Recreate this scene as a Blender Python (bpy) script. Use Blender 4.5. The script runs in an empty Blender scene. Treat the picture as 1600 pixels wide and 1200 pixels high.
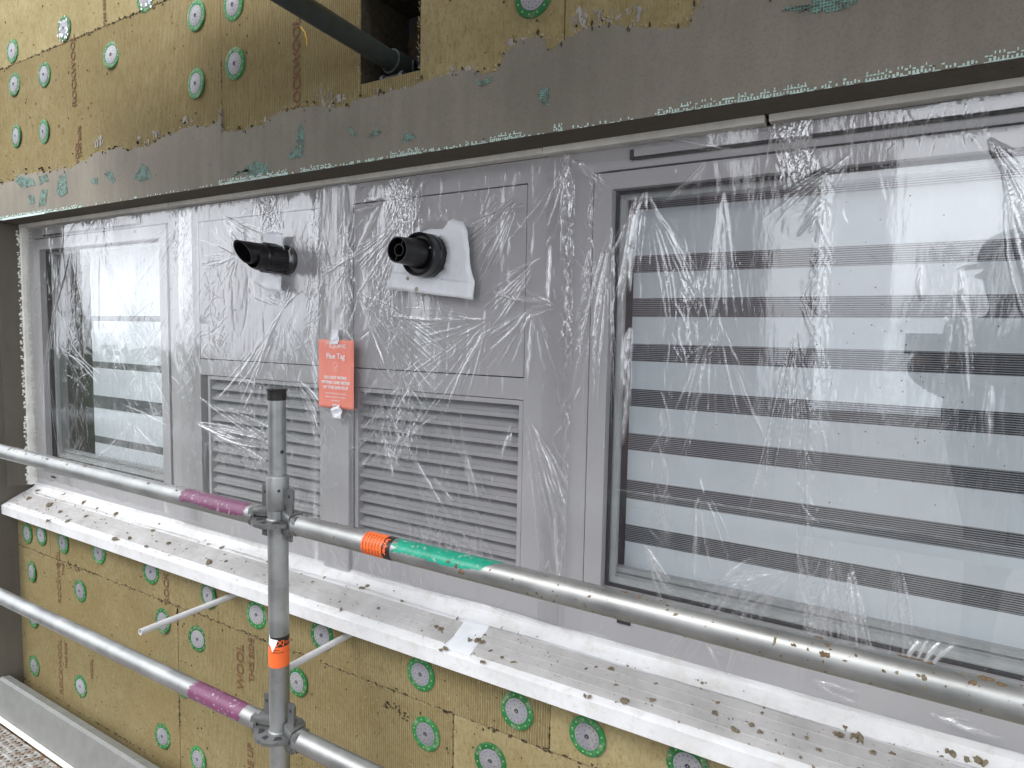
import bpy, math, random
import numpy as np
from mathutils import Vector, Matrix
random.seed(7); rng = np.random.default_rng(7)
S = bpy.context.scene; COL = S.collection
# ---------------- camera, world, sun, exposure ----------------
F, PIT, ROL, YAW = 1034.49, math.radians(4.389), math.radians(1.083), math.radians(31.343)
cy, sy, cp, sp = math.cos(YAW), math.sin(YAW), math.cos(PIT), math.sin(PIT)
FW = np.array([-sy*cp, cy*cp, -sp]); RT0 = np.array([cy, sy, 0.]); UP0 = np.cross(RT0, FW)
RT = math.cos(ROL)*RT0 + math.sin(ROL)*UP0; UP = -math.sin(ROL)*RT0 + math.cos(ROL)*UP0
cam = bpy.data.cameras.new('camera'); camo = bpy.data.objects.new('camera', cam); COL.objects.link(camo)
camo.matrix_world = Matrix(((RT[0], UP[0], -FW[0], 0), (RT[1], UP[1], -FW[1], 0), (RT[2], UP[2], -FW[2], 0), (0, 0, 0, 1)))
cam.sensor_width = 36; cam.lens = F/1600*36; cam.clip_start = 0.01; cam.clip_end = 500
S.camera = camo
W = bpy.data.worlds.new("World"); S.world = W; W.use_nodes = True
wn, wl = W.node_tree.nodes, W.node_tree.links
sky = wn.new('ShaderNodeTexSky'); sky.sky_type = 'NISHITA'; sky.sun_disc = False
SUN_EL, SUN_AZ = math.radians(48), math.radians(205)
sky.sun_elevation = SUN_EL; sky.sun_rotation = SUN_AZ; sky.air_density = 1.0; sky.dust_density = 6.0; sky.ozone_density = 1.0
hs = wn.new('ShaderNodeHueSaturation'); hs.inputs['Saturation'].default_value = 0.35
veil = wn.new('ShaderNodeMix'); veil.data_type = 'RGBA'; veil.inputs[0].default_value = 0.72; veil.inputs[7].default_value = (7.8, 8.2, 8.9, 1)   # overcast veil
wl.new(sky.outputs[0], hs.inputs['Color']); wl.new(hs.outputs[0], veil.inputs[6]); wl.new(veil.outputs[2], wn['Background'].inputs[0]); wn['Background'].inputs[1].default_value = 0.15
sl = bpy.data.lights.new('sun', 'SUN'); sl.energy = 0.6; sl.angle = math.radians(25); sl.color = (1, .97, .93)
so = bpy.data.objects.new('sun', sl); COL.objects.link(so)
sd = Vector((math.sin(SUN_AZ)*math.cos(SUN_EL), math.cos(SUN_AZ)*math.cos(SUN_EL), math.sin(SUN_EL)))
so.rotation_euler = sd.to_track_quat('Z', 'Y').to_euler()
S.view_settings.view_transform = 'Standard'; S.view_settings.look = 'None'; S.view_settings.exposure = 1.17; S.view_settings.gamma = 1
S.render.engine = 'CYCLES'
S.cycles.max_bounces = 10; S.cycles.transparent_max_bounces = 24; S.cycles.glossy_bounces = 5; S.cycles.caustics_reflective = False

def at(x, y, Y):
    """point of the plane Y where the photograph's pixel (1600x1200) falls"""
    d = FW + RT*(x-800)/F + UP*(600-y)/F
    return Vector(d*(Y/d[1]))

# ---------------- materials ----------------
class NT:
    def __init__(s, name):
        s.m = bpy.data.materials.new(name); s.m.use_nodes = True
        s.t = s.m.node_tree; s.n = s.t.nodes; s.l = s.t.links
        s.b = s.n['Principled BSDF']; s.out = s.n['Material Output']
    def N(s, ty, **k):
        n = s.n.new(ty)
        for a, v in k.items():
            if a.startswith('i_'): n.inputs[a[2:].replace('_', ' ')].default_value = v
            else: setattr(n, a, v)
        return n
    def L(s, a, b): s.l.new(a, b)
    def coord(s, sc=(1, 1, 1)):
        tc = s.N('ShaderNodeTexCoord'); mp = s.N('ShaderNodeMapping'); mp.inputs['Scale'].default_value = sc
        s.L(tc.outputs['Object'], mp.inputs[0]); return mp.outputs[0]
    def noise(s, sc, det=4, rough=.6, vec=None, msc=(1, 1, 1)):
        n = s.N('ShaderNodeTexNoise'); n.inputs['Scale'].default_value = sc; n.inputs['Detail'].default_value = det; n.inputs['Roughness'].default_value = rough
        s.L(vec if vec is not None else s.coord(msc), n.inputs['Vector']); return n.outputs['Fac']
    def ramp(s, f, stops):
        r = s.N('ShaderNodeValToRGB'); e = r.color_ramp.elements
        while len(e) < len(stops): e.new(.5)
        for k, (p, c) in enumerate(stops):
            e[k].position = p; e[k].color = (c, c, c, 1) if isinstance(c, (int, float)) else (*c, 1)
        s.L(f, r.inputs[0]); return r.outputs[0]
    def mix(s, f, a, b, mode='MIX'):
        m = s.N('ShaderNodeMix', data_type='RGBA', blend_type=mode)
        for sock, v in ((m.inputs[0], f), (m.inputs[6], a), (m.inputs[7], b)):
            if isinstance(v, (int, float)): sock.default_value = v
            elif isinstance(v, tuple): sock.default_value = (*v, 1)
            else: s.L(v, sock)
        return m.outputs[2]
    def math(s, op, a, b=0.0):
        m = s.N('ShaderNodeMath', operation=op)
        for i, v in ((0, a), (1, b)):
            if isinstance(v, (int, float)): m.inputs[i].default_value = v
            else: s.L(v, m.inputs[i])
        return m.outputs[0]
    def bump(s, h, dist=.001, st=1.0, prev=None):
        b = s.N('ShaderNodeBump'); b.inputs['Distance'].default_value = dist; b.inputs['Strength'].default_value = st
        s.L(h, b.inputs['Height'])
        if prev is not None: s.L(prev, b.inputs['Normal'])
        s.L(b.outputs[0], s.b.inputs['Normal']); return b.outputs[0]
    def schlick(s, f0, nrm=None, mul=1.0, pw=3.5):
        lw = s.N('ShaderNodeLayerWeight'); lw.inputs['Blend'].default_value = .5
        if nrm is not None: s.L(nrm, lw.inputs['Normal'])
        p = s.math('POWER', lw.outputs['Facing'], pw)
        return s.math('MULTIPLY', s.math('ADD', f0, s.math('MULTIPLY', p, 1-f0)), mul)
    def set(s, col=None, rough=None, metal=None, spec=None):
        for nm, v in (('Base Color', col), ('Roughness', rough), ('Metallic', metal), ('Specular IOR Level', spec)):
            if v is None: continue
            k = s.b.inputs[nm]
            if isinstance(v, tuple): k.default_value = (*v, 1)
            elif isinstance(v, (int, float)): k.default_value = v
            else: s.L(v, k)
        return s.m

def simple(name, col, rough=.6, metal=0, spec=.5, var=.12, nsc=30, bd=0, msc=(1, 1, 1)):
    t = NT(name); n = t.noise(nsc, 5, .65, msc=msc)
    d = tuple(c*(1-var) for c in col); u = tuple(min(1, c*(1+var)) for c in col)
    t.set(t.ramp(n, [(.3, d), (.7, u)]), rough, metal, spec)
    if bd: t.bump(n, bd)
    return t.m

def m_wool(name, ribs):
    t = NT(name)
    big = t.noise(2.2, 4, .6); mid = t.noise(22, 5, .7, msc=(1, 1, 1)); fib = t.noise(120, 6, .75, msc=(1, 1, .45)); sp_ = t.noise(75, 3, .5)
    c = t.ramp(big, [(.25, (.31, .262, .135)), (.55, (.42, .358, .195)), (.8, (.50, .435, .26))])
    c = t.mix(t.ramp(mid, [(.35, .38), (.62, 0.)]), c, (.27, .20, .08))
    c = t.mix(t.ramp(fib, [(.32, .6), (.52, 0.)]), c, (.20, .145, .055))
    c = t.mix(t.ramp(fib, [(.6, 0.), (.8, .5)]), c, (.66, .54, .30))
    c = t.mix(t.ramp(sp_, [(.70, 0.), (.735, .85)]), c, (.08, .055, .02))
    # ribs run vertically, ~8 mm pitch, broken up by noise
    w = t.N('ShaderNodeTexWave', wave_type='BANDS', bands_direction='X', wave_profile='SIN')
    w.inputs['Scale'].default_value = 45; w.inputs['Distortion'].default_value = 1.2; w.inputs['Detail'].default_value = 2; w.inputs['Detail Scale'].default_value = 1.5
    t.L(t.coord((1, 0.05, .12)), w.inputs['Vector'])
    wf = t.math('MULTIPLY', w.outputs['Fac'], t.ramp(t.noise(3.2, 3, .5), [(.3, .35), (.6, 1.)]))
    c = t.mix(t.math('MULTIPLY', t.math('SUBTRACT', 1.0, wf), .62*ribs), c, (.17, .12, .045))
    t.set(c, .95, 0, .1)
    b = t.bump(wf, .0022*ribs + .0001, 1.0)
    t.bump(fib, .004, 1.0, b)
    return t.m

def m_render(name, col):
    t = NT(name)
    a = t.noise(3, 5, .6); v = t.noise(30, 4, .6, msc=(1, 1, .12)); f = t.noise(260, 4, .6); p = t.noise(45, 3, .5)
    c = t.ramp(a, [(.3, tuple(k*.82 for k in col)), (.7, tuple(k*1.12 for k in col))])
    c = t.mix(t.ramp(v, [(.4, .22), (.6, 0.)]), c, tuple(k*.6 for k in col))
    c = t.mix(t.ramp(f, [(.35, .3), (.5, 0.)]), c, tuple(k*.5 for k in col))
    c = t.mix(t.ramp(p, [(.735, 0.), (.76, .8)]), c, tuple(k*.35 for k in col))
    t.set(c, .85, 0, .25)
    b = t.bump(v, .0015, .7); t.bump(f, .0006, .6, b)
    return t.m

def m_galv(name='galvanised steel', dark=1.0):
    t = NT(name)
    a = t.noise(9, 5, .6); s_ = t.noise(160, 3, .5); g = t.noise(35, 6, .7, msc=(.25, 1, 1))
    c = t.ramp(a, [(.3, (.27*dark, .28*dark, .275*dark)), (.7, (.44*dark, .45*dark, .445*dark))])
    c = t.mix(t.ramp(g, [(.55, 0.), (.75, .5)]), c, (.20, .20, .185))
    c = t.mix(t.ramp(s_, [(.70, 0.), (.75, .8)]), c, (.12, .10, .08))
    r = t.ramp(a, [(.3, .40), (.7, .55)])
    t.set(c, r, .82, .5); t.bump(g, .0006, .5)
    return t.m

def m_paint(name, col, rough=.4):
    t = NT(name); a = t.noise(40, 5, .7); s_ = t.noise(90, 4, .6)
    c = t.ramp(a, [(.3, tuple(k*.8 for k in col)), (.7, tuple(min(1, k*1.15) for k in col))])
    c = t.mix(t.ramp(s_, [(.60, 0.), (.65, .75)]), c, (.42, .42, .41))
    t.set(c, rough, 0, .5); t.bump(a, .0004, .5); return t.m

def m_alu(name, col, rough=.38):
    t = NT(name); a = t.noise(1.6, 3, .5); d = t.noise(220, 3, .6); st = t.noise(14, 4, .6, msc=(1, 1, .15))
    c = t.ramp(a, [(.3, tuple(k*.95 for k in col)), (.7, tuple(k*1.05 for k in col))])
    c = t.mix(t.ramp(st, [(.45, .10), (.65, 0.)]), c, tuple(k*.75 for k in col))
    c = t.mix(t.ramp(d, [(.72, 0.), (.76, .5)]), c, (.2, .19, .17))
    t.set(c, rough, .0, .5); t.bump(a, .002, .25); return t.m

def m_glass():
    t = NT('window glass'); t.n.remove(t.b)
    nb = t.N('ShaderNodeBump'); nb.inputs['Distance'].default_value = .02; nb.inputs['Strength'].default_value = .25
    t.L(t.noise(1.1, 2, .4), nb.inputs['Height'])
    g = t.N('ShaderNodeBsdfGlossy'); g.inputs['Roughness'].default_value = .012; g.inputs['Color'].default_value = (.97, .98, 1, 1); t.L(nb.outputs[0], g.inputs['Normal'])
    tr = t.N('ShaderNodeBsdfTransparent'); tr.inputs['Color'].default_value = (.94, .975, .97, 1)
    mx = t.N('ShaderNodeMixShader'); t.L(t.schlick(.14, nb.outputs[0], 1.0, 4.4), mx.inputs[0]); t.L(tr.outputs[0], mx.inputs[1]); t.L(g.outputs[0], mx.inputs[2])
    t.L(mx.outputs[0], t.out.inputs[0]); return t.m

def m_film():
    t = NT('clear plastic film'); t.n.remove(t.b)
    n1 = t.noise(140, 4, .65, msc=(1, 1, .35)); n2 = t.noise(34, 3, .6, msc=(1, 1, .3))
    b = t.N('ShaderNodeBump'); b.inputs['Distance'].default_value = .0009; b.inputs['Strength'].default_value = .7; t.L(n1, b.inputs['Height'])
    b2 = t.N('ShaderNodeBump'); b2.inputs['Distance'].default_value = .004; b2.inputs['Strength'].default_value = .5; t.L(n2, b2.inputs['Height']); t.L(b.outputs[0], b2.inputs['Normal'])
    b.inputs['Strength'].default_value = .35; b2.inputs['Strength'].default_value = .35
    g = t.N('ShaderNodeBsdfGlossy'); g.inputs['Roughness'].default_value = .10; g.inputs['Color'].default_value = (1, 1, 1, 1); t.L(b2.outputs[0], g.inputs['Normal'])
    tr = t.N('ShaderNodeBsdfTransparent'); tr.inputs['Color'].default_value = (.985, .985, .985, 1)
    m1 = t.N('ShaderNodeMixShader'); t.L(t.schlick(.10, b2.outputs[0]), m1.inputs[0]); t.L(tr.outputs[0], m1.inputs[1]); t.L(g.outputs[0], m1.inputs[2])
    at_ = t.N('ShaderNodeAttribute', attribute_name='crease')
    d = t.N('ShaderNodeBsdfDiffuse'); d.inputs['Color'].default_value = (.93, .94, .96, 1); t.L(b2.outputs[0], d.inputs['Normal'])
    tl = t.N('ShaderNodeBsdfTranslucent'); tl.inputs['Color'].default_value = (.9, .91, .93, 1)
    g2 = t.N('ShaderNodeBsdfGlossy'); g2.inputs['Roughness'].default_value = .22; t.L(b2.outputs[0], g2.inputs['Normal'])
    md = t.N('ShaderNodeMixShader'); md.inputs[0].default_value = .55; t.L(d.outputs[0], md.inputs[1]); t.L(g2.outputs[0], md.inputs[2])
    m2 = t.N('ShaderNodeMixShader')
    haze = t.math('ADD', .018, t.math('MULTIPLY', at_.outputs['Fac'], .8))  # crease whitening: film scatter plus white glint streaks painted in
    t.L(t.math('MINIMUM', haze, .85), m2.inputs[0]); t.L(m1.outputs[0], m2.inputs[1]); t.L(md.outputs[0], m2.inputs[2])
    t.L(m2.outputs[0], t.out.inputs[0]); return t.m

def m_grid(name='reinforcing mesh', back=(.13, .125, .105)):
    t = NT(name)
    co = t.coord(); sx = t.N('ShaderNodeSeparateXYZ'); t.L(co, sx.inputs[0])
    def ln(o):
        return t.math('LESS_THAN', t.math('FRACT', t.math('MULTIPLY', o, 1/.0052)), .42)
    g = t.math('MAXIMUM', ln(sx.outputs[0]), ln(sx.outputs[2]))
    n = t.noise(60, 4, .6)
    g = t.math('MULTIPLY', g, t.ramp(n, [(.38, 0.2), (.5, 1.)]))
    c = t.mix(g, back, t.ramp(n, [(.35, (.12, .27, .22)), (.7, (.24, .44, .38))]))
    t.set(c, .7, 0, .3); t.bump(g, .001)
    n2 = t.noise(110, 4, .7); t.L(t.ramp(n2, [(.42, 0.), (.47, 1.)]), t.b.inputs['Alpha']); return t.m

def m_sheer():
    t = NT('sheer blind band'); t.n.remove(t.b)
    co = t.coord(); sx = t.N('ShaderNodeSeparateXYZ'); t.L(co, sx.inputs[0])
    a = t.math('LESS_THAN', t.math('FRACT', t.math('MULTIPLY', sx.outputs[2], 1/.0043)), .36)
    b = t.math('LESS_THAN', t.math('FRACT', t.math('MULTIPLY', sx.outputs[0], 1/.0024)), .16)
    f = t.math('MAXIMUM', t.math('MULTIPLY', a, .85), t.math('MULTIPLY', b, .35))
    d = t.N('ShaderNodeBsdfDiffuse'); d.inputs['Color'].default_value = (.50, .50, .54, 1)
    tr = t.N('ShaderNodeBsdfTransparent'); mx = t.N('ShaderNodeMixShader')
    t.L(f, mx.inputs[0]); t.L(tr.outputs[0], mx.inputs[1]); t.L(d.outputs[0], mx.inputs[2]); t.L(mx.outputs[0], t.out.inputs[0]); return t.m

def m_deck():
    t = NT('rusty perforated deck'); v = t.N('ShaderNodeTexVoronoi'); v.inputs['Scale'].default_value = 42
    v.inputs['Randomness'].default_value = .15
    t.L(t.coord(), v.inputs['Vector']); n = t.noise(26, 5, .7)
    hole = t.ramp(v.outputs['Distance'], [(.26, 1.), (.34, 0.)])
    c = t.ramp(n, [(.35, (.40, .40, .39)), (.5, (.28, .26, .23)), (.62, (.16, .075, .04))])
    c = t.mix(hole, c, (.02, .018, .015))
    t.set(c, .6, .2, .4); t.bump(v.outputs['Distance'], .006); return t.m

M = dict(
 wool=m_wool('ribbed stone wool', 1.0), wool2=m_wool('fibrous stone wool', .12),
 render=m_render('grey basecoat render', (.262, .240, .197)), rdark=m_render('darker render', (.15, .135, .11)),  # rdark: darker render on the side wall, reveal and soffit
 smear=simple('dry pale render smear', (.38, .36, .33), .9, var=.3, nsc=90, bd=.002),
 galv=m_galv(), galvd=m_galv('weathered cast steel', .62), dtube=simple('dark green painted tube', (.022, .030, .026), .6, var=.3),
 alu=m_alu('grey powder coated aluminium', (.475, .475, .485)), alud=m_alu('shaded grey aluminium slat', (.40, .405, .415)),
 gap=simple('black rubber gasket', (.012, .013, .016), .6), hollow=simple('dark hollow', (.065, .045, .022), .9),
 glass=m_glass(), film=m_film(), grid=m_grid(), sheer=m_sheer(),
 fabric=simple('white blind fabric', (.86, .89, .94), .85, var=.04, nsc=14),
 bead=simple('pale green plastic bead', (.60, .76, .70), .5, var=.2), pvc=simple('off white sealing strip', (.86, .85, .78), .6, var=.12, nsc=18, bd=.001),
 sillw=simple('white masking film', (.77, .78, .79), .35, var=.07, nsc=9, bd=.004), 
 green=simple('green plastic ring', (.018, .17, .045), .5, var=.25, nsc=40), disc=simple('pale grey plastic', (.36, .355, .39), .5, var=.08, nsc=60),
 dot=simple('dark hole', (.03, .03, .035), .7), pdot=simple('pale hole', (.30, .40, .18), .8), ink=simple('brown stamp ink', (.17, .085, .04), .95, var=.5, nsc=160),
 purple=m_paint('purple paint', (.16, .045, .105)), gpaint=m_paint('green paint', (.008, .30, .19), .35), orange=simple('orange sticker', (.92, .16, .035), .5, var=.08), black=simple('black print', (.015, .014, .014), .45),
 bplast=simple('black plastic', (.006, .006, .007), .30, var=.3, nsc=50, bd=.0004), tape=simple('white adhesive tape', (.78, .80, .83), .42, var=.06, nsc=25, bd=.002),
 red=simple('salmon red tag', (.84, .27, .20), .4, var=.06, nsc=50, msc=(1, 1, .1)), white=simple('white print', (.88, .86, .84), .5, var=.02),
 mortar=simple('dried mortar', (.20, .165, .11), .95, var=.4, nsc=120, bd=.002), rust=simple('rusty mortar splash', (.15, .10, .055), .9, var=.45, nsc=110, bd=.002),
 deck=m_deck(), toe=simple('painted steel toe board', (.19, .195, .185), .5, var=.12, nsc=20, bd=.0005), concrete=simple('grey concrete', (.20, .18, .18), .9, var=.25, nsc=30, bd=.004),
 room=simple('dim room wall', (.05, .055, .07), .9), pipe=simple('pale grey plastic pipe', (.60, .60, .60), .45, var=.08), yellow=simple('yellow strap', (.75, .48, .05), .5),
 skin=simple('skin', (.45, .27, .19), .6), navy=simple('dark work jacket', (.025, .028, .035), .85), hat=simple('dark cap', (.03, .032, .04), .6),
 plaster=simple('facade brick', (.13, .10, .10), .9, var=.3, nsc=9), timber=simple('scaffold board timber', (.26, .18, .11), .85, var=.3, nsc=12, msc=(1, 8, 8)), ground=simple('ground dirt', (.12, .11, .10), .95),
)

def m_dirtsill():
    t = NT('dusty ridged aluminium'); a = t.noise(8, 5, .7); d = t.noise(150, 4, .6)
    c = t.ramp(a, [(.3, (.36, .35, .34)), (.65, (.52, .51, .50))])
    c = t.mix(t.ramp(d, [(.66, 0.), (.71, .7)]), c, (.2, .17, .12))
    t.set(c, .5, 0, .4); t.bump(a, .001, .4); return t.m
M['sillg'] = m_dirtsill()
def m_mask():
    t = NT('scuffed white masking film'); a = t.noise(5, 5, .65); b = t.noise(34, 5, .7); d = t.noise(190, 4, .6)
    c = t.ramp(a, [(.3, (.62, .62, .61)), (.62, (.76, .77, .78))]); c = t.mix(t.ramp(b, [(.5, 0.), (.72, .45)]), c, (.50, .46, .38)); c = t.mix(t.ramp(d, [(.69, 0.), (.73, .6)]), c, (.25, .21, .15))
    t.set(c, .33, 0, .5); bb = t.bump(a, .006, .6); t.bump(b, .0012, .5, bb); return t.m
M['sillw'] = m_mask()
def m_smear():
    t = NT('thin dry render smear'); t.n.remove(t.b)
    n = t.noise(70, 4, .7, msc=(1, 1, .35)); d = t.N('ShaderNodeBsdfDiffuse'); t.L(t.ramp(t.noise(20, 4, .6), [(.3, (.30, .28, .25)), (.7, (.50, .48, .45))]), d.inputs['Color'])
    tr = t.N('ShaderNodeBsdfTransparent'); mx = t.N('ShaderNodeMixShader'); t.L(t.ramp(n, [(.46, 0.), (.56, .9)]), mx.inputs[0]); t.L(tr.outputs[0], mx.inputs[1]); t.L(d.outputs[0], mx.inputs[2]); t.L(mx.outputs[0], t.out.inputs[0]); return t.m
def m_var(name, col):
    t = NT(name); oi = t.N('ShaderNodeObjectInfo'); va = t.N('ShaderNodeVectorMath', operation='ADD'); cb = t.N('ShaderNodeCombineXYZ')
    r = t.math('MULTIPLY', oi.outputs['Random'], 50.); t.L(r, cb.inputs[0]); t.L(t.coord(), va.inputs[0]); t.L(cb.outputs[0], va.inputs[1])
    n = t.noise(38, 5, .7, vec=va.outputs[0]); n2 = t.noise(260, 3, .6, vec=va.outputs[0])
    c = t.ramp(oi.outputs['Random'], [(0., tuple(k*.75 for k in col)), (1., tuple(min(1, k*1.2) for k in col))])
    c = t.mix(t.ramp(n, [(.5, 0.), (.68, .55)]), c, (.40, .37, .30)); c = t.mix(t.ramp(n2, [(.64, 0.), (.68, .6)]), c, (.12, .09, .05))
    t.set(c, .55, 0, .35); t.bump(n2, .0006, .5); return t.m
M['green'] = m_var('dusty green plastic ring', (.018, .17, .045)); M['disc'] = m_var('dusty grey plastic plate', (.30, .30, .33))
M['smear'] = m_smear(); M['glassy'] = simple('water drop', (.45, .48, .52), .08, var=.05); M['smearblob'] = simple('pale mortar', (.42, .40, .30), .9, var=.3, nsc=200)

# ---------------- mesh helpers ----------------
class MB:
    def __init__(s): s.v = []; s.f = []; s.mi = []
    def add(s, vs, fs, mi=0):
        o = len(s.v); s.v += [tuple(p) for p in vs]; s.f += [tuple(i+o for i in f) for f in fs]; s.mi += [mi]*len(fs); return s
    def box(s, x0, x1, y0, y1, z0, z1, mi=0):
        vs = [(x, y, z) for x in (x0, x1) for y in (y0, y1) for z in (z0, z1)]
        return s.add(vs, [(0, 1, 3, 2), (4, 6, 7, 5), (0, 4, 5, 1), (2, 3, 7, 6), (0, 2, 6, 4), (1, 5, 7, 3)], mi)
    def frame(s, a, d):
        d = Vector(d).normalized(); u = d.orthogonal().normalized(); return u, d.cross(u)
    def tube(s, p0, p1, r0, r1=None, n=32, mi=0, cap=True, segs=1, wob=0):
        r1 = r0 if r1 is None else r1; p0, p1 = Vector(p0), Vector(p1); u, w = s.frame(p0, p1-p0); vs = []
        for k in range(segs+1):
            t = k/segs; c = p0.lerp(p1, t); r = r0+(r1-r0)*t
            for i in range(n):
                a = 2*math.pi*i/n; rr = r*(1+wob*random.uniform(-1, 1)); vs.append(c+(u*math.cos(a)+w*math.sin(a))*rr)
        fs = [(k*n+i, k*n+(i+1) % n, (k+1)*n+(i+1) % n, (k+1)*n+i) for k in range(segs) for i in range(n)]
        if cap: fs += [tuple(range(n))[::-1], tuple(range(segs*n, segs*n+n))]
        return s.add(vs, fs, mi)
    def lathe(s, p0, d, prof, n=40, mi=0, close=False):
        """prof: list of (distance along d, radius)"""
        p0 = Vector(p0); d = Vector(d).normalized(); u, w = s.frame(p0, d); vs = []
        for t, r in prof:
            for i in range(n):
                a = 2*math.pi*i/n; vs.append(p0+d*t+(u*math.cos(a)+w*math.sin(a))*r)
        m = len(prof)
        fs = [(k*n+i, k*n+(i+1) % n, (k+1)*n+(i+1) % n, (k+1)*n+i) for k in range(m-1) for i in range(n)]
        if close: fs += [((m-1)*n+i, (m-1)*n+(i+1) % n, (i+1) % n, i) for i in range(n)]
        return s.add(vs, fs, mi)
    def prism(s, pts, dvec, mi=0):
        n = len(pts); d = Vector(dvec); a = [Vector(p) for p in pts]
        vs = a+[p+d for p in a]
        return s.add(vs, [tuple(range(n))[::-1], tuple(range(n, 2*n))]+[(i, (i+1) % n, n+(i+1) % n, n+i) for i in range(n)], mi)
    def disc(s, c, r, Y, n=10, mi=0, th=.0006, sq=1):
        pts = [(c[0]+r*math.cos(2*math.pi*i/n), Y, c[1]+r*sq*math.sin(2*math.pi*i/n)) for i in range(n)]
        return s.prism(pts, (0, th, 0), mi)
    def build(s, name, mats, parent=None, smooth=False, bevel=0, auto=True):
        me = bpy.data.meshes.new(name); me.from_pydata(s.v, [], s.f); me.update()
        if not isinstance(mats, (list, tuple)): mats = [mats]
        for m in mats: me.materials.append(m)
        if len(mats) > 1: me.polygons.foreach_set('material_index', s.mi)
        import bmesh
        b = bmesh.new(); b.from_mesh(me); bmesh.ops.recalc_face_normals(b, faces=b.faces)
        if bevel: bmesh.ops.bevel(b, geom=[e for e in b.edges if len(e.link_faces) == 2 and e.calc_face_angle(0) > .6], offset=bevel, segments=2, affect='EDGES', profile=.7)
        if smooth:
            for f in b.faces: f.smooth = True
            for e in b.edges:
                if len(e.link_faces) == 2 and e.calc_face_angle(0) > math.radians(35): e.smooth = False
        b.to_mesh(me); b.free()
        o = bpy.data.objects.new(name, me); COL.objects.link(o)
        if parent: o.parent = parent
        return o

def tag(o, label=None, cat=None, group=None, kind=None):
    if label: o['label'] = label
    if cat: o['category'] = cat
    if group: o['group'] = group
    if kind: o['kind'] = kind
    return o
def thing(name, label, cat, group=None):
    o = bpy.data.objects.new(name, None); COL.objects.link(o); o.empty_display_size = .05; return tag(o, label, cat, group)
def copy_tree(o, parent=None):
    c = o.copy(); COL.objects.link(c); c.parent = parent
    for ch in list(o.children): copy_tree(ch, c)
    return c

FONT_CACHE = {}
def text_mesh(txt, size, extrude=.0003, align='CENTER', bold=0.0):
    k = (txt, size, extrude, align, bold)
    if k in FONT_CACHE: return FONT_CACHE[k]
    cu = bpy.data.curves.new('text', 'FONT'); cu.body = txt; cu.size = size; cu.extrude = extrude; cu.align_x = align; cu.offset = bold; cu.resolution_u = 3
    to = bpy.data.objects.new('text', cu); COL.objects.link(to)
    dg = bpy.context.evaluated_depsgraph_get(); me = bpy.data.meshes.new_from_object(to.evaluated_get(dg))
    bpy.data.objects.remove(to); FONT_CACHE[k] = me; return me
def text_obj(name, txt, size, mat, mtx, parent=None, **k):
    me = text_mesh(txt, size, **k).copy(); me.materials.clear(); me.materials.append(mat); me.transform(mtx)
    o = bpy.data.objects.new(name, me); COL.objects.link(o)
    if parent: o.parent = parent
    return o
FACE = Matrix(((1, 0, 0, 0), (0, 0, -1, 0), (0, 1, 0, 0), (0, 0, 0, 1)))   # text lying in XZ, readable from -Y
def face_at(p, rot=0): return Matrix.Translation(p) @ Matrix.Rotation(-rot, 4, 'Y') @ FACE

# ================= STRUCTURE: wall above the window =================
XL = -3.30
YU, YL = 1.262, 1.300          # faces of the upper and lower insulation
upper = thing('insulated_wall', 'upper wall of tan stone wool boards with ragged grey basecoat band above the window', 'wall')
hx0, hx1, hz0, hz1 = -1.232, -1.040, .618, .85
zs1 = at(130, 55, YU).z        # horizontal joint
def boards(rects, Y, th=.20, gap=.0012):
    m = MB()
    for x0, x1, z0, z1, mi in rects: m.box(x0+gap, x1-gap, Y+random.uniform(0, .0012), Y+th, z0+gap, z1-gap, mi)
    return m
xv1, xv2 = at(346, 120, YU).x, at(882, 40, YU).x
boards([(XL, xv1, .424, zs1, 0), (xv1, hx0, .424, zs1, 0), (XL, -2.2, zs1, 2.4, 1), (-2.2, hx0, zs1, 2.4, 0),
        (hx0, hx1, .424, hz0, 0), (hx0, hx1, hz1, 2.4, 1), (hx1, xv2, .424, 2.4, 1), (xv2, 2.6, .424, 2.4, 1)], YU).build('insulation_boards', [M['wool'], M['wool2']], upper)
MB().box(XL, 2.6, YU+.202, YU+.32, .44, 2.4).build('backing_wall', M['concrete'], upper)
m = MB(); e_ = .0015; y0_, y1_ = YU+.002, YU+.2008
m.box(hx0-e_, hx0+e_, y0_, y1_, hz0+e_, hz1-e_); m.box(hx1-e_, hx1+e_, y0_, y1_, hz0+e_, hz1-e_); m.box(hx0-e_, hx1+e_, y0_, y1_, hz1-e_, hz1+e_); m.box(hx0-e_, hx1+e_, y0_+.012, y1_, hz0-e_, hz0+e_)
M['pocket_shade'] = simple('cut wool in painted shade', (.05, .04, .024), .95, var=.5, nsc=60, bd=.004)  # near-black colour paints in the deep shade of the pocket
m.build('pocket_shade_lining', M['pocket_shade'], upper)
# mortar lumps round the tie, coloured dark to paint in the pocket's shade
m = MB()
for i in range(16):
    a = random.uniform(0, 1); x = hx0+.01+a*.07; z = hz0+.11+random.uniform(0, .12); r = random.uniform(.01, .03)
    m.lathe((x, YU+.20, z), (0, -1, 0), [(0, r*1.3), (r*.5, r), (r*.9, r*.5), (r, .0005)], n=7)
m.build('pocket_fill', M['hollow'], upper)

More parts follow.
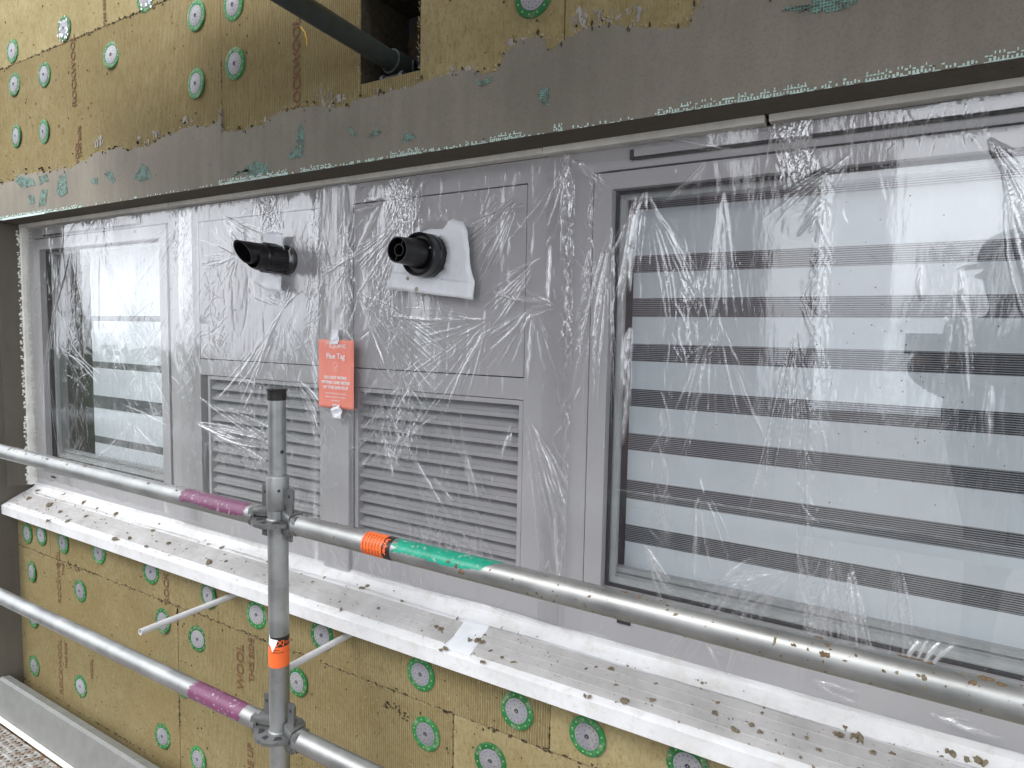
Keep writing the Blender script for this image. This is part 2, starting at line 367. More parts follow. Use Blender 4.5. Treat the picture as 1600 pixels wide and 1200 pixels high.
top_px = [(-20, 292), (22, 282), (30, 272), (60, 270), (100, 265), (115, 262), (120, 256), (135, 250), (150, 238), (165, 237), (185, 230), (200, 236), (215, 230), (235, 228), (255, 212), (275, 206), (300, 196), (325, 199), (341, 187), (345, 168), (347, 206), (370, 205), (400, 197),
          (410, 195), (425, 181), (440, 175), (460, 170), (490, 165), (520, 168), (545, 168), (550, 156), (580, 151), (600, 144), (640, 136), (655, 129), (700, 116), (730, 109), (760, 115), (775, 111), (785, 95), (790, 80), (800, 73), (815, 61), (850, 56), (854, 76), (865, 76), (880, 63), (900, 51), (920, 41), (960, 38), (1000, 43), (1050, 45), (1075, 42), (1080, 30), (1086, 15), (1097, 0), (1105, -12), (1200, -4), (1240, -8), (1300, -30), (1400, -60), (1600, -120), (1900, -160)]
YR = YU-.004
def ragged(pts, n, amp):
    out = []
    for a, b in zip(pts[:-1], pts[1:]):
        k = max(1, int((b-a).length/n))
        for i in range(k):
            p = a.lerp(b, i/k); out.append(p+Vector((random.uniform(-1, 1)*amp*.6, 0, random.uniform(-1, 1)*amp)))
    out.append(pts[-1]); return out
tp = ragged([at(x, y, YR) for x, y in top_px], .008, .0035)
tp[0] = Vector((XL, YR, tp[0].z)); zl_ = tp[-1].z; tp += ragged([tp[-1]+Vector((.01, 0, 0)), Vector((1.2, YR, zl_+.05)), Vector((2.6, YR, zl_+.02))], .02, .006)
xr = tp[-1].x
ZB = .4212
m = MB(); n = len(tp); rows = 6
vs = []
for k in range(rows+1):
    t = k/rows
    for p in tp: vs.append((p.x, YR-(.0022*math.sin(min(1, t*6)*math.pi/2)+random.uniform(0, .0004)), p.z*(1-t)+ZB*t))
m.add(vs, [(k*n+i, k*n+i+1, (k+1)*n+i+1, (k+1)*n+i) for k in range(rows) for i in range(n-1)])
m.add([(p.x, YR, p.z) for p in tp]+[(p.x, YU+.003, p.z+.001) for p in tp], [(i, i+1, n+i+1, n+i) for i in range(n-1)])
m.build('render_coat', M['render'], upper, smooth=True)
# pale smears where the coat thins out
m = MB()
for (x, y, r, k) in [(158, 222, 20, 10), (222, 222, 12, 7), (258, 208, 16, 7), (292, 187, 6, 4), (420, 186, 10, 5), (512, 152, 22, 14), (610, 140, 30, 14), (718, 112, 36, 16), (812, 66, 14, 8), (925, 30, 30, 14), (972, 22, 22, 10), (1110, 10, 22, 9), (1160, -2, 25, 8), (35, 275, 5, 3), (105, 262, 10, 5)]:
    for i in range(max(2, k//3)):
        c = at(x+random.uniform(-1, 1)*r, y+random.uniform(-.28, .28)*r-.12*random.uniform(-1, 1)*r, YU); ph = random.uniform(0, 6)
        L_, w_ = random.uniform(.012, .024), random.uniform(.012, .03)
        pts = [(c.x+w_*math.cos(a*.785)*random.uniform(.6, 1.2), YU-.0012-i*.0004, c.z+L_*math.sin(a*.785)*random.uniform(.6, 1.2)) for a in range(8)]
        m.add(pts, [tuple(range(8))])
m.build('render_smear', M['smear'], upper)
# small dark pits and scratches along the edge of the coat
m = MB()
for i in range(150):
    p = random.choice(tp); c = Vector((p.x+random.uniform(-.01, .01), 0, p.z+random.uniform(-.008, .016))); L_, w_ = random.uniform(.001, .006), random.uniform(.0006, .0016); a0 = random.uniform(-.5, .5)
    pts = []
    for a in range(6):
        u, v = w_*math.cos(a*1.047), L_*math.sin(a*1.047); pts.append((c.x+u*math.cos(a0)+v*math.sin(a0), YU-.0068, c.z-u*math.sin(a0)+v*math.cos(a0)))
    m.prism(pts, (0, .0065, 0))
m.build('edge_crack', M['hollow'], upper)['kind'] = 'stuff'
# soffit of the reveal
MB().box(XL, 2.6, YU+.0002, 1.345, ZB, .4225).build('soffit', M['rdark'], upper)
MB().box(XL, 2.6, YU-.003, YU+.0002, ZB-.0003, ZB+.0008).build('soffit_nose', M['rdark'], upper)
# mesh patches showing through the coat
def patch(pts, Y=YR-.0035, th=.001, amp=.0035, mat='grid', nm='mesh_patch'):
    q = [at(x, y, Y) for x, y in pts]; q.append(q[0]); q = ragged(q, .006, amp)[:-1]
    m = MB(); c = sum(q, Vector())/len(q); vs = [c]+q; k = len(q)
    m.add(vs, [(0, 1+i, 1+(i+1) % k) for i in range(k)])
    m.add(q+[p+Vector((0, th, 0)) for p in q], [(i, (i+1) % k, k+(i+1) % k, k+i) for i in range(k)])
    return m.build(nm, M[mat], upper)
for pts in [[(23, 283), (30, 275), (52, 280), (55, 289), (35, 294)], [(60, 276), (72, 272), (76, 282), (62, 288)], [(92, 275), (102, 272), (106, 300), (95, 308), (88, 302)], [(44, 305), (52, 304), (55, 316), (46, 320)], [(64, 297), (74, 296), (72, 318), (60, 324), (62, 306)],
            [(142, 280), (152, 276), (153, 286), (144, 288)], [(162, 270), (174, 268), (180, 280), (176, 286)], [(208, 278), (222, 257), (232, 262), (236, 278), (222, 284)], [(384, 262), (396, 252), (416, 256), (420, 268), (400, 276), (378, 272)], [(362, 276), (378, 268), (392, 266), (392, 262), (368, 270)],
            [(463, 212), (469, 190), (475, 212), (473, 246), (452, 248), (450, 243), (462, 238)], [(544, 198), (548, 194), (552, 206), (558, 212), (550, 214)], [(572, 216), (580, 206), (590, 203), (600, 204), (588, 211)], [(628, 222), (632, 208), (644, 207), (650, 214), (640, 220)],
            [(742, 130), (752, 124), (768, 121), (766, 130), (750, 134)], [(840, 150), (850, 137), (859, 137), (859, 164), (846, 162)], [(1218, 17), (1262, 4), (1290, -14), (1338, -14), (1338, 6), (1312, 20), (1262, 18)]]:
    patch(pts)
# perforated corner bead showing along the lower edge
bead = MB(); x = XL+.02
xbp = [at(px, 300, YR).x for px in (10, 75)]
def bead_density(px):
    if px < 72: return 1.0
    if px < 130: return .75
    for a, b, d in ((343, 450, .95), (470, 520, .8), (520, 560, .5), (570, 600, .6), (610, 660, .9), (660, 760, .6), (765, 815, .95), (865, 880, .9), (890, 1000, .22), (1025, 1200, .85), (1200, 1260, .9), (1260, 1350, .6), (1350, 1460, .95), (1460, 1540, .7), (1540, 1650, 1.)):
        if a <= px <= b: return d
    return .10
def px_of(P):
    z = P.dot(Vector(FW)); return 800+F*P.dot(Vector(RT))/z
x = XL+.03
while x < .45:
    p = px_of(Vector((x, YR, ZB))); d = bead_density(p); st = .0055
    if random.random() < d:
        h = random.uniform(.003, .006)
        bead.box(x, x+random.uniform(.0018, .0034), YR-.0042, YR-.001, ZB+.0018, ZB+.0018+h)
    if random.random() < d*.8: bead.box(x-.0006, x+st*.9, YR-.0038, YR-.001, ZB+.0002, ZB+random.uniform(.0012, .0024))
    if random.random() < (d-.55)*1.6: bead.box(x, x+st*.8, YR-.0040, YR-.001, ZB+.0085, ZB+random.uniform(.0100, .0118))
    if random.random() < (d-.7)*1.5: bead.box(x+.001, x+.0028, YR-.0040, YR-.001, ZB+.0118, ZB+.0158)
    x += st
bead.build('corner_bead', M['bead'], upper)
m = MB(); a, b = at(6, 340, YR), at(72, 328, YR)
m.box(a.x, b.x, YR-.006, YR-.0015, ZB-.002, ZB+.004).build('corner_bead', M['bead'], upper)

# ---------------- fixing discs ----------------
def disc_protos():
    r = MB(); n = 48
    prof = [(0, .0295), (.0022, .0300), (.0030, .032), (.0030, .043), (.0018, .0450), (0, .0452)]
    r.lathe((0, 0, 0), (0, -1, 0), prof, n=n)
    for i in range(12):
        a = i*math.pi/6+.2; r.disc((.0375*math.cos(a), .0375*math.sin(a)), .0021, -.0036, 8, 1)
    ring = r.build('fixing_disc', [M['green'], M['pdot']], smooth=True)
    p = MB()
    p.lathe((0, 0, 0), (0, -1, 0), [(0, .0300), (.0034, .0298), (.0040, .028), (.0036, .012), (.0046, .0085), (.0046, .0065), (.002, .006), (.002, .0001)], n=n)
    for i in range(16):
        a = i*math.pi/8; p.disc((.0245*math.cos(a), .0245*math.sin(a)), .0011, -.0046, 6, 1)
    for i in range(6):
        a = i*math.pi/3+.3; p.disc((.0155*math.cos(a), .0155*math.sin(a)), .0010, -.0044, 6, 1)
    p.disc((0, 0), .0048, -.0028, 12, 1)
    p.disc((0, 0), .0015, -.0036, 8, 0)
    plate = p.build('disc_plate', [M['disc'], M['dot']], ring, smooth=True)
    sm = MB(); 
    for i in range(30):
        a = random.uniform(0, 6.28); rr = random.uniform(.022, .044); sm.disc((rr*math.cos(a), rr*math.sin(a)), random.uniform(.002, .006), -.0052, 7)
    return ring, plate, sm
ring0, plate0, smear_mb = disc_protos()
used = [False]
def disc(px, py, Y, parent, smeared=False):
    if used[0]:
        d = ring0.copy(); COL.objects.link(d); pl = plate0.copy(); COL.objects.link(pl); pl.parent = d
    else: d = ring0; used[0] = True
    p = at(px, py, Y); d.location = (p.x, Y-.0008, p.z); d.rotation_euler = (random.uniform(-.08, .08), random.uniform(0, 6.28), random.uniform(-.08, .08)); d.parent = parent
    if smeared:
        d['label'] = 'fixing disc smeared with pale mortar'; smear_mb.build('mortar_smear', M['tape'], d)
for px, py in [(20, 80), (23, 132), (70, 117), (175, 86), (26, 213), (69, 206), (307, 25), (365, 8), (307, 131), (368, 100), (834, -6)]: disc(px, py, YU, upper)
for px, py in [(101, 45), (228, -3)]: disc(px, py, YU, upper, True)

# ================= wall below the window =================
lower = thing('insulated_wall', 'lower wall of tan ribbed stone wool boards dotted with green fixing discs below the sill', 'wall')
zj1 = at(325, 966, YL).z; zj2 = at(160, 1134, YL).z
xa, xb, xc, xd = at(278, 1000, YL).x, at(708, 1150, YL).x, at(859, 1130, YL).x, at(79, 875, YL).x
boards([(XL, xd, zj1, -.754, 0), (xd, -1.9, zj1, -.754, 0), (-1.9, xc, zj1, -.754, 0), (xc, 2.6, zj1, -.754, 1), (XL, xa, zj2, zj1, 0), (xa, xb, zj2, zj1, 0), (xb, 2.6, zj2, zj1, 1), (XL, -2.9, -2.4, zj2, 0), (-2.9, -1.6, -2.4, zj2, 0), (-1.6, 2.6, -2.4, zj2, 1)], YL).build('insulation_boards', [M['wool'], M['wool2']], lower)
MB().box(XL, 2.6, YL+.202, YL+.32, -2.4, -.76).build('backing_wall', M['concrete'], lower)
for px, py in [(43, 833), (65, 836), (99, 848), (155, 863), (50, 893), (126, 923), (237, 893), (326, 930), (255, 970), (402, 960), (504, 992), (310, 998), (465, 1065), (54, 1040), (127, 1072), (255, 1150), (310, 1186), (53, 964), (285, 1071), (658, 1053), (666, 1146), (808, 1110), (918, 1150), (767, 1188), (1075, 1196)]: disc(px, py, YL, lower)
m = MB()   # crumbled pits along the joints
def pits(m, x0, z0, x1, z1, n_, Y, s=.006, sp_=.006):
    for i in range(n_):
        t = random.random()**1.0; x = x0+(x1-x0)*t+random.gauss(0, sp_*.4); z = z0+(z1-z0)*t+random.gauss(0, sp_*.5); L_, w_ = random.uniform(.2, 1)*s, random.uniform(.15, .45)*s
        if abs(z1-z0) > abs(x1-x0): L_, w_ = w_, L_
        pts = [(x+L_*math.cos(a*.9)*random.uniform(.5, 1.2), Y-.0009, z+w_*math.sin(a*.9)*random.uniform(.5, 1.2)) for a in range(7)]
        m.prism(pts, (0, .003, 0))
pits(m, XL, zj1, .3, zj1, 220, YL, .009); pits(m, xa, zj1-.01, xa, zj1-.07, 26, YL, .010, .004); pits(m, xa, -1.3, xa, -1.4, 24, YL, .008, .004); pits(m, at(600, 1100, YL).x, at(600, 1100, YL).z, at(640, 1120, YL).x, at(640, 1120, YL).z, 30, YL, .008, .012)
pits(m, xb, zj1, xb, zj2, 50, YL, .005, .002); pits(m, XL, zj2, -1, zj2, 90, YL, .007); pits(m, xc, -.9, xc, zj1, 20, YL, .005, .002)
pits(m, at(90, 882, YL).x, at(90, 882, YL).z, at(125, 890, YL).x, at(125, 890, YL).z, 28, YL, .007, .01)
for i in range(260):
    pits(m, -3.2+random.random()*3.2, -.9-random.random()*.6, -3, -1, 1, YL, .0035) if False else None
    x, z = -3.25+random.random()*3.3, -.82-random.random()*.7; r = random.uniform(.0008, .0028); m.disc((x, z), r, YL-.0008, 6, 0, .002, random.uniform(.6, 1.8))
q = m.build('joint_pitting', M['hollow'], lower); q['kind'] = 'stuff'
m = MB(); pits(m, XL, zs1, -1.24, zs1, 150, YU, .010); pits(m, at(118, 60, YU).x, at(118, 60, YU).z, at(150, 50, YU).x, at(150, 50, YU).z, 12, YU, .006, .01)
pits(m, xv1, at(346, 168, YU).z, xv1, at(346, 90, YU).z, 12, YU, .005, .002); pits(m, xv2, .68, xv2, .9, 50, YU, .005, .002)
for i in range(170):
    x, z = -3.25+random.random()*3.0, .50+random.random()*.75
    if hx0-.01 < x < hx1+.01: continue
    if z < np.interp(x, [-3.3, -2.7, -1.9, -1.2, -.75, -.3], [.53, .55, .60, .64, .72, .86]): continue
    m.disc((x, z), random.uniform(.0010, .0036), YU-.0008, 6, 0, .002, random.uniform(.6, 2))
q = m.build('joint_pitting', M['hollow'], upper); q['kind'] = 'stuff'
# stamped lettering, reading upwards
def stamp(txt, px, py, Y, par, size=.042, bold=.0004, al='LEFT'):
    p = at(px, py, Y); text_obj('stamped_lettering', txt, size, M['ink'], face_at((p.x, Y-.0014, p.z), math.pi/2), par, extrude=.0003, align=al, bold=bold)
stamp('ROCKWOOL', 470, 176, YU, upper); stamp('ROCKWOOL', 120, 166, YU, upper); stamp('THIS SIDE', 128, 246, YU, upper, .026); stamp('WOOL', 124, 262, YU, upper, .03); stamp('THIS SIDE', 166, 40, YU, upper, .022)
stamp('ROCKWOOL', 96, 944, YL, lower, .038); stamp('THIS', 101, 900, YL, lower, .026); stamp('ROCKWOOL', 99, 1086, YL, lower, .040); stamp('THIS SIDE', 106, 1046, YL, lower, .026)
stamp('ROCK', 264, 945, YL, lower, .040); stamp('WOOL', 381, 1080, YL, lower, .048); stamp('THIS SIDE', 397, 1068, YL, lower, .034); stamp('SIDE UP', 396, 1225, YL, lower, .038); stamp('WOOL', 146, 1062, YL, lower, .026, 0.0002)

M['fibre'] = simple('loose wool fibre', (.52, .44, .27), .95, var=.3, nsc=200)
def fibres(par, Y, spots, name='loose_fibre'):
    m = MB()
    for x, z in spots:
        a = random.uniform(0, math.pi); L_ = random.uniform(.003, .012); w_ = random.uniform(.0003, .0008); d = Vector((math.cos(a), -random.uniform(0, .6), math.sin(a)))*L_; n_ = Vector((-math.sin(a), 0, math.cos(a)))*w_; p = Vector((x, Y-.0008, z)); mid = p+d*.5+Vector((random.uniform(-1, 1), -.5, random.uniform(-1, 1)))*.0012
        m.add([p-n_, p+n_, mid+n_, mid-n_, p+d], [(0, 1, 2, 3), (3, 2, 4)])
    q = m.build(name, M['fibre'], par); q['kind'] = 'stuff'
sp = [(random.uniform(-3.2, -.2), random.uniform(-1.55, -.80)) for _ in range(900)]+[(random.uniform(XL, .1), zj1+random.gauss(0, .004)) for _ in range(500)]+[(xa+random.gauss(0, .004), random.uniform(-1.4, zj1)) for _ in range(60)]+[(xb+random.gauss(0, .003), random.uniform(-1.4, zj1)) for _ in range(80)]
fibres(lower, YL, sp)
sp = [(p.x+random.gauss(0, .004), p.z+random.uniform(-.002, .012)) for p in random.choices(tp, k=700) if p.x < -.3 and not hx0 < p.x < hx1]+[(random.choice((hx0, hx1))+random.gauss(0, .002), random.uniform(hz0, hz1)) for _ in range(90)]+[(random.uniform(XL, -1.3), zs1+random.gauss(0, .004)) for _ in range(260)]
fibres(upper, YU-.003, sp)
# ================= left return wall =================
ret = thing('return_wall', 'dark rendered side wall closing the recess at the far left', 'wall')
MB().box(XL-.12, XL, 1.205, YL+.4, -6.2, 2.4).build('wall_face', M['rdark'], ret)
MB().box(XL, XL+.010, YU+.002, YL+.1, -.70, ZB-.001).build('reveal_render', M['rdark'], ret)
m = MB()
for i in range(330):
    z = random.uniform(-.7, .41); y = 1.345+random.uniform(-.012, .006); r = random.uniform(.0012, .004)
    m.box(XL+.0095, XL+.012+r*.6, y-r, y+r, z-r, z+r*random.uniform(.5, 2))
q = m.build('crumbly_edge', M['pvc'], ret); q['kind'] = 'stuff'

# ================= window band =================
YF = 1.370; ZT, ZBt = .406, -.700
strip = thing('sealing_strip', 'off white sealing strip running along the top and left edge of the window band', 'strip')
m = MB(); xx = XL+.012; ends = []
segs = [(XL+.012, -2.20, 0), (-2.196, -.75, .0012), (-.747, -.27, -.0006), (-.262, 2.6, .0008)]
for a, b, dz in segs: m.box(a, b, 1.341+dz, 1.372, ZT+dz, ZB-.0008)
m.build('top_strip', M['pvc'], strip, bevel=.001)
MB().box(XL+.010, XL+.026, 1.343, 1.372, ZBt, ZT-.0003).build('side_strip', M['pvc'], strip, bevel=.001)

def rect_frame(m, x0, x1, z0, z1, w, y0, y1, wt=None, wb=None):
    wt = wt or w; wb = wb or w
    m.box(x0, x0+w, y0, y1, z0, z1); m.box(x1-w, x1, y0, y1, z0, z1); m.box(x0+w, x1-w, y0, y1, z1-wt, z1); m.box(x0+w, x1-w, y0, y1, z0, z0+wb)

def casement(x0, x1, sx0, sx1, sz0, sz1, label, name, gl, bar):
    t = thing(name, label, 'window')
    m = MB(); m.box(x0, sx0-.0045, YF, YF+.075, ZBt, ZT); m.box(sx1+.0045, x1, YF, YF+.075, ZBt, ZT); m.box(sx0-.0045, sx1+.0045, YF, YF+.075, sz1+.0055, ZT); m.box(sx0-.0045, sx1+.0045, YF, YF+.075, ZBt, sz0-.003)
    m.build('frame', M['alu'], t, bevel=.0007)
    MB().box(sx0-.006, sx1+.006, YF+.020, YF+.07, sz0-.004, sz0+.02).box(sx0-.006, sx1+.006, YF+.020, YF+.07, sz1-.02, sz1+.004).box(sx0-.004, sx0+.02, YF+.020, YF+.07, sz0+.02, sz1-.02).box(sx1-.02, sx1+.004, YF+.020, YF+.07, sz0+.02, sz1-.02).build('frame_gasket', M['gap'], t)
    gx0, gx1, gz0, gz1 = gl
    m = MB(); y0, y1 = YF-.006, YF+.018
    m.box(sx0, gx0, y0, y1, sz0, sz1); m.box(gx1, sx1, y0, y1, sz0, sz1); m.box(gx0, gx1, y0, y1, gz1, sz1); m.box(gx0, gx1, y0, y1, sz0, gz0)
    sash = m.build('sash', M['alu'], t, bevel=.0007)
    m = MB(); e = .0055; rect_frame(m, gx0, gx1, gz0, gz1, e, YF+.0183, YF+.028); m.build('glazing_gasket', M['gap'], t)
    m = MB(); rect_frame(m, gx0+.0005, gx1-.0005, gz0+.0005, gz1-.0005, .016, YF+.036, YF+.048); m.build('glazing_spacer', M['pipe'], t)
    m = MB(); m.add([(gx0+.003, YF+.026, gz0+.003), (gx1-.003, YF+.026, gz0+.003), (gx1-.003, YF+.026, gz1-.003), (gx0+.003, YF+.026, gz1-.003)], [(0, 1, 2, 3)]).build('glass', M['glass'], t)
    m = MB(); rect_frame(m, gx0-.03, gx1+.03, gz0-.03, gz1+.03, .034, YF+.050, YF+.085); m.box(gx0, gx1, YF+.052, YF+.080, gz0+.004, gz0+.020); m.box(gx0, gx1, YF+.056, YF+.076, gz0+.023, gz0+.034); m.build('inner_frame', M['alu'], t)
    if bar:
        bx0, bx1, bz = bar
        m = MB(); m.prism([(bx0, YF-.012, bz), (bx0, YF-.0005, bz+.006), (bx0, YF-.0005, bz+.020), (bx0, YF-.013, bz+.016)], (bx1-bx0, 0, 0))
        b_ = m.build('vent_bar', M['alu'], t, bevel=.001)
        MB().box(bx0+.002, bx1, YF-.0085, YF-.0003, bz-.0048, bz-.0005).build('bar_shadow_strip', M['gap'], b_)  # black strip standing in for the shadow line under the bar
        MB().box(bx0-.010, bx0-.0005, YF-.012, YF-.0003, bz-.0045, bz+.016).build('vent_end_cap', M['gap'], b_, bevel=.002)
    return t
wL = casement(XL+.0265, -2.120, -3.216, -2.252, -.628, .355, 'narrower grey casement window behind clear film at the far left', 'casement_window', (-3.168, -2.298, -.575, .311), (-3.12, -2.42, .370))
wR = casement(-.6945, 2.4, -.6275, 1.30, -.612, .352, 'wide grey casement window behind clear film at the right, mirroring the sky', 'casement_window', (-.585, 1.255, -.575, .316), (-.535, 1.2, .378))
for par, px, py in ((wL, 84, 745), (wR, 975, 972)):
    p = at(px, py, YF); MB().box(p.x-.016, p.x+.016, YF-.004, YF-.0003, p.z-.004, p.z+.004).build('drain_cap', M['gap'], par, bevel=.001)

def louvre_unit(x0, x1, label, px0, px1, lx0, lx1, nsl):
    t = thing('louvred_panel', label, 'vent panel')
    pz0, pz1 = -.108, .352; lz0, lz1 = -.610, -.160
    m = MB(); m.box(x0, px0, YF, YF+.06, ZBt, ZT); m.box(px1, x1, YF, YF+.06, ZBt, ZT); m.box(px0, px1, YF, YF+.06, pz1, ZT); m.box(px0, px1, YF, YF+.06, lz1, pz0); m.box(px0, px1, YF, YF+.06, ZBt, lz0)
    m.build('frame', M['alu'], t, bevel=.0007)
    MB().box(px0-.001, px1+.001, YF+.012, YF+.05, pz0-.001, pz1+.001).build('panel_gasket', M['gap'], t)
    MB().box(px0+.003, px1-.0025, YF+.001, YF+.0118, pz0+.003, pz1-.003).build('flat_panel', M['alu'], t, bevel=.001)
    lf = MB(); rect_frame(lf, lx0+.002, lx1-.002, lz0+.002, lz1-.002, .012, YF+.004, YF+.045); lf.build('louvre_frame', M['alu'], t, bevel=.0006)
    MB().box(px0, px1, YF+.052, YF+.055, lz0, lz1).build('louvre_backing', M['gap'], t)
    a, b = lx0+.0142, lx1-.0142; pitch = (lz1-lz0-.028)/nsl
    for k in range(nsl):
        zt = lz1-.0145-k*pitch
        # each slat: a sloping face with a straight nose
        prof = [(YF+.044, zt), (YF+.015, zt-pitch*.62), (YF+.010, zt-pitch*.64), (YF+.010, zt-pitch*.95), (YF+.014, zt-pitch*.97), (YF+.0155, zt-pitch*.72), (YF+.047, zt-.002)]
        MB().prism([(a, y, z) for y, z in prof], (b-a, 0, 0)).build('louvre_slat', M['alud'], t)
    return t
louvre_unit(-2.1195, -1.4705, 'left vent panel, with the obliquely cut black flue, above a louvre', -2.078, -1.500, -2.046, -1.478, 12)
louvre_unit(-1.3695, -.6950, 'right vent panel, with the stepped round black flue, above a louvre', -1.366, -.801, -1.362, -.802, 12)
mul = thing('mullion', 'upright grey mullion between the two vent panels carrying the red tag', 'post')
MB().box(-1.470, -1.370, YF-.012, YF+.06, ZBt, ZT).build('mullion_body', M['alu'], mul, bevel=.001)

# ---------------- room and blinds behind the glass ----------------
m = MB()
rx0, rx1, ry1 = XL-.05, 3.0, 4.2
m.add([(rx0, YF+.1, -1.3), (rx1, YF+.1, -1.3), (rx1, ry1, -1.3), (rx0, ry1, -1.3), (rx0, YF+.1, 1.2), (rx1, YF+.1, 1.2), (rx1, ry1, 1.2), (rx0, ry1, 1.2)], [(0, 1, 2, 3), (4, 5, 6, 7), (1, 2, 6, 5), (2, 3, 7, 6), (3, 0, 4, 7)])
tag(m.build('room', M['room']), kind='structure')
tag(MB().box(XL-.1, -2.31, YF+.076, YF+.1, -1.3, -.60).box(XL-.1, -2.31, YF+.076, YF+.1, .33, 1.2).box(-2.27, -.64, YF+.076, YF+.1, -1.3, 1.2).box(-.64, 3, YF+.076, YF+.1, .345, 1.2).box(-.64, 3, YF+.076, YF+.1, -1.3, -.60).build('inner_wall', M['room']), kind='structure')
YB = 1.475
def blind(x0, x1, bands, label, z1, z0, chain=None):
    """bands: list of (top, bottom) of the sheer dark bands"""
    t = thing('striped_blind', label, 'blind')
    MB().box(x0-.01, x1+.01, YB-.012, YB+.04, z1, z1+.02).build('head_rail', M['fabric'], t, bevel=.003)
    z = z1
    for a, b in bands+[(z0, None)]:
        if z-a > .002: MB().box(x0, x1, YB, YB+.0008, a, z).build('opaque_band', M['fabric'], t)
        if b is None: break
        MB().add([(x0, YB, b), (x1, YB, b), (x1, YB, a), (x0, YB, a)], [(0, 1, 2, 3)]).build('sheer_band', M['sheer'], t)
        z = b
    MB().tube((x0, YB, z0-.008), (x1, YB, z0-.008), .009, n=12).build('bottom_bar', M['fabric'], t, smooth=True)
    if chain:
        m = MB(); cx, cz0, cz1 = chain; z = cz1
        while z > cz0:
            m.lathe((cx, YB-.02, z), (0, 0, 1), [(-.0017, .0004), (-.001, .0015), (.001, .0015), (.0017, .0004)], n=6); z -= .0052
        m.build('bead_chain', M['fabric'], t)
    return t
bR = [(.232, .195), (.150, .090), (.043, -.018)]
zb = [(.305, .288), (.184, .145), (.086, .043), (-.019, -.060), (-.125, -.166), (-.230, -.271), (-.342, -.388), (-.450, -.492)]
blind(-.572, 1.25, zb, 'zebra striped white roller blind inside the wide right window', .315, -.556, (-.590, -.42, .30))
blind(-2.99, -2.30, [(.040, .018), (-.152, -.179), (-.296, -.350), (-.47, -.50)], 'zebra striped pale roller blind inside the narrow left window', .30, -.56)

# ---------------- flue terminals ----------------
fl = thing('flue_terminal', 'black flue pipe with obliquely cut open end on the left vent panel', 'flue', 'black boiler flues')
cx, cz = -1.636, .206
m = MB()
def oblique_tube(m, c, y_tip, slant, y0, r, n=48, th=.004):
    vs = []
    for rr, yb in ((r, y0), (r, None), (r-th, None), (r-th, y0)):
        for i in range(n):
            a = 2*math.pi*i/n; z = rr*math.sin(a); y = yb if yb is not None else y_tip+slant*(1-z/r)*.5
            vs.append((c[0]+rr*math.cos(a), y, c[1]+z))
    m.add(vs, [(k*n+i, k*n+(i+1) % n, (k+1)*n+(i+1) % n, (k+1)*n+i) for k in range(3) for i in range(n)])
oblique_tube(m, (cx, cz+.008), 1.194, .040, 1.30, .0315); m.build('nozzle', M['bplast'], fl, smooth=True)
MB().disc((cx, cz+.008), .030, 1.262, 24, 0, .002).build('nozzle_inside', M['dot'], fl)
m = MB(); m.lathe((cx, 1.372, cz), (0, -1, 0), [(.0, .036), (.030, .036), (.032, .042), (.085, .042), (.088, .040), (.096, .040), (.099, .0375), (.112, .0375), (.125, .033)], n=48)
for k in (1, 2): pass
m.build('flue_body', M['bplast'], fl, smooth=True)
m = MB()
for a0 in range(0, 360, 40):
    a = math.radians(a0+10); u = Vector((math.cos(a), 0, math.sin(a))); w_ = Vector((-math.sin(a), 0, math.cos(a)))
    c = Vector((cx, 1.284, cz))+u*.0415; m.prism([c-w_*.004, c+w_*.004, c+w_*.004+u*.0022, c-w_*.004+u*.0022], (0, .055, 0))
m.build('cooling_rib', M['bplast'], fl)
MB().lathe((cx, YF, cz), (0, -1, 0), [(0, .044), (.012, .044), (.013, .040)], n=40).build('wall_collar', M['bplast'], fl, smooth=True)
fr = thing('flue_terminal', 'black flue with wide stepped round body taped in white on the right vent panel', 'flue', 'black boiler flues')
cx2, cz2 = -1.062, .190
MB().lathe((cx2, 1.372, cz2), (0, -1, 0), [(0, .054), (.060, .054), (.062, .0525), (.068, .0525), (.070, .054), (.086, .054), (.090, .051), (.086, .047), (.080, .046), (.080, .036)], n=56).build('flue_body', M['bplast'], fr, smooth=True)
MB().lathe((cx2, 1.30, cz2+.002), (0, -1, 0), [(0, .037), (.020, .037), (.024, .0345), (.060, .0325), (.090, .0310), (.090, .028), (.03, .0275), (.03, .0002)], n=48).build('nozzle', M['bplast'], fr, smooth=True)
MB().lathe((cx2, 1.23, cz2+.002), (0, -1, 0), [(0, .0145), (.014, .0145), (.014, .0125), (0, .0125)], n=32, close=True).build('inner_ring', M['bplast'], fr, smooth=True)
for a in (1.1, 1.1+math.pi):
    u = Vector((math.cos(a), 0, math.sin(a))); w_ = Vector((-math.sin(a), 0, math.cos(a)))*.0012; c = Vector((cx2, 1.217, cz2+.002))
    MB().prism([c+u*.014-w_, c+u*.028-w_, c+u*.028+w_, c+u*.014+w_], (0, .02, 0)).build('inner_spoke', M['bplast'], fr)
MB().lathe((cx2+.036, 1.300, cz2+.014), (-.2, -1, 0), [(0, .0035), (.012, .0035), (.014, .0001)], n=12).build('screw', M['galv'], fr, smooth=True)

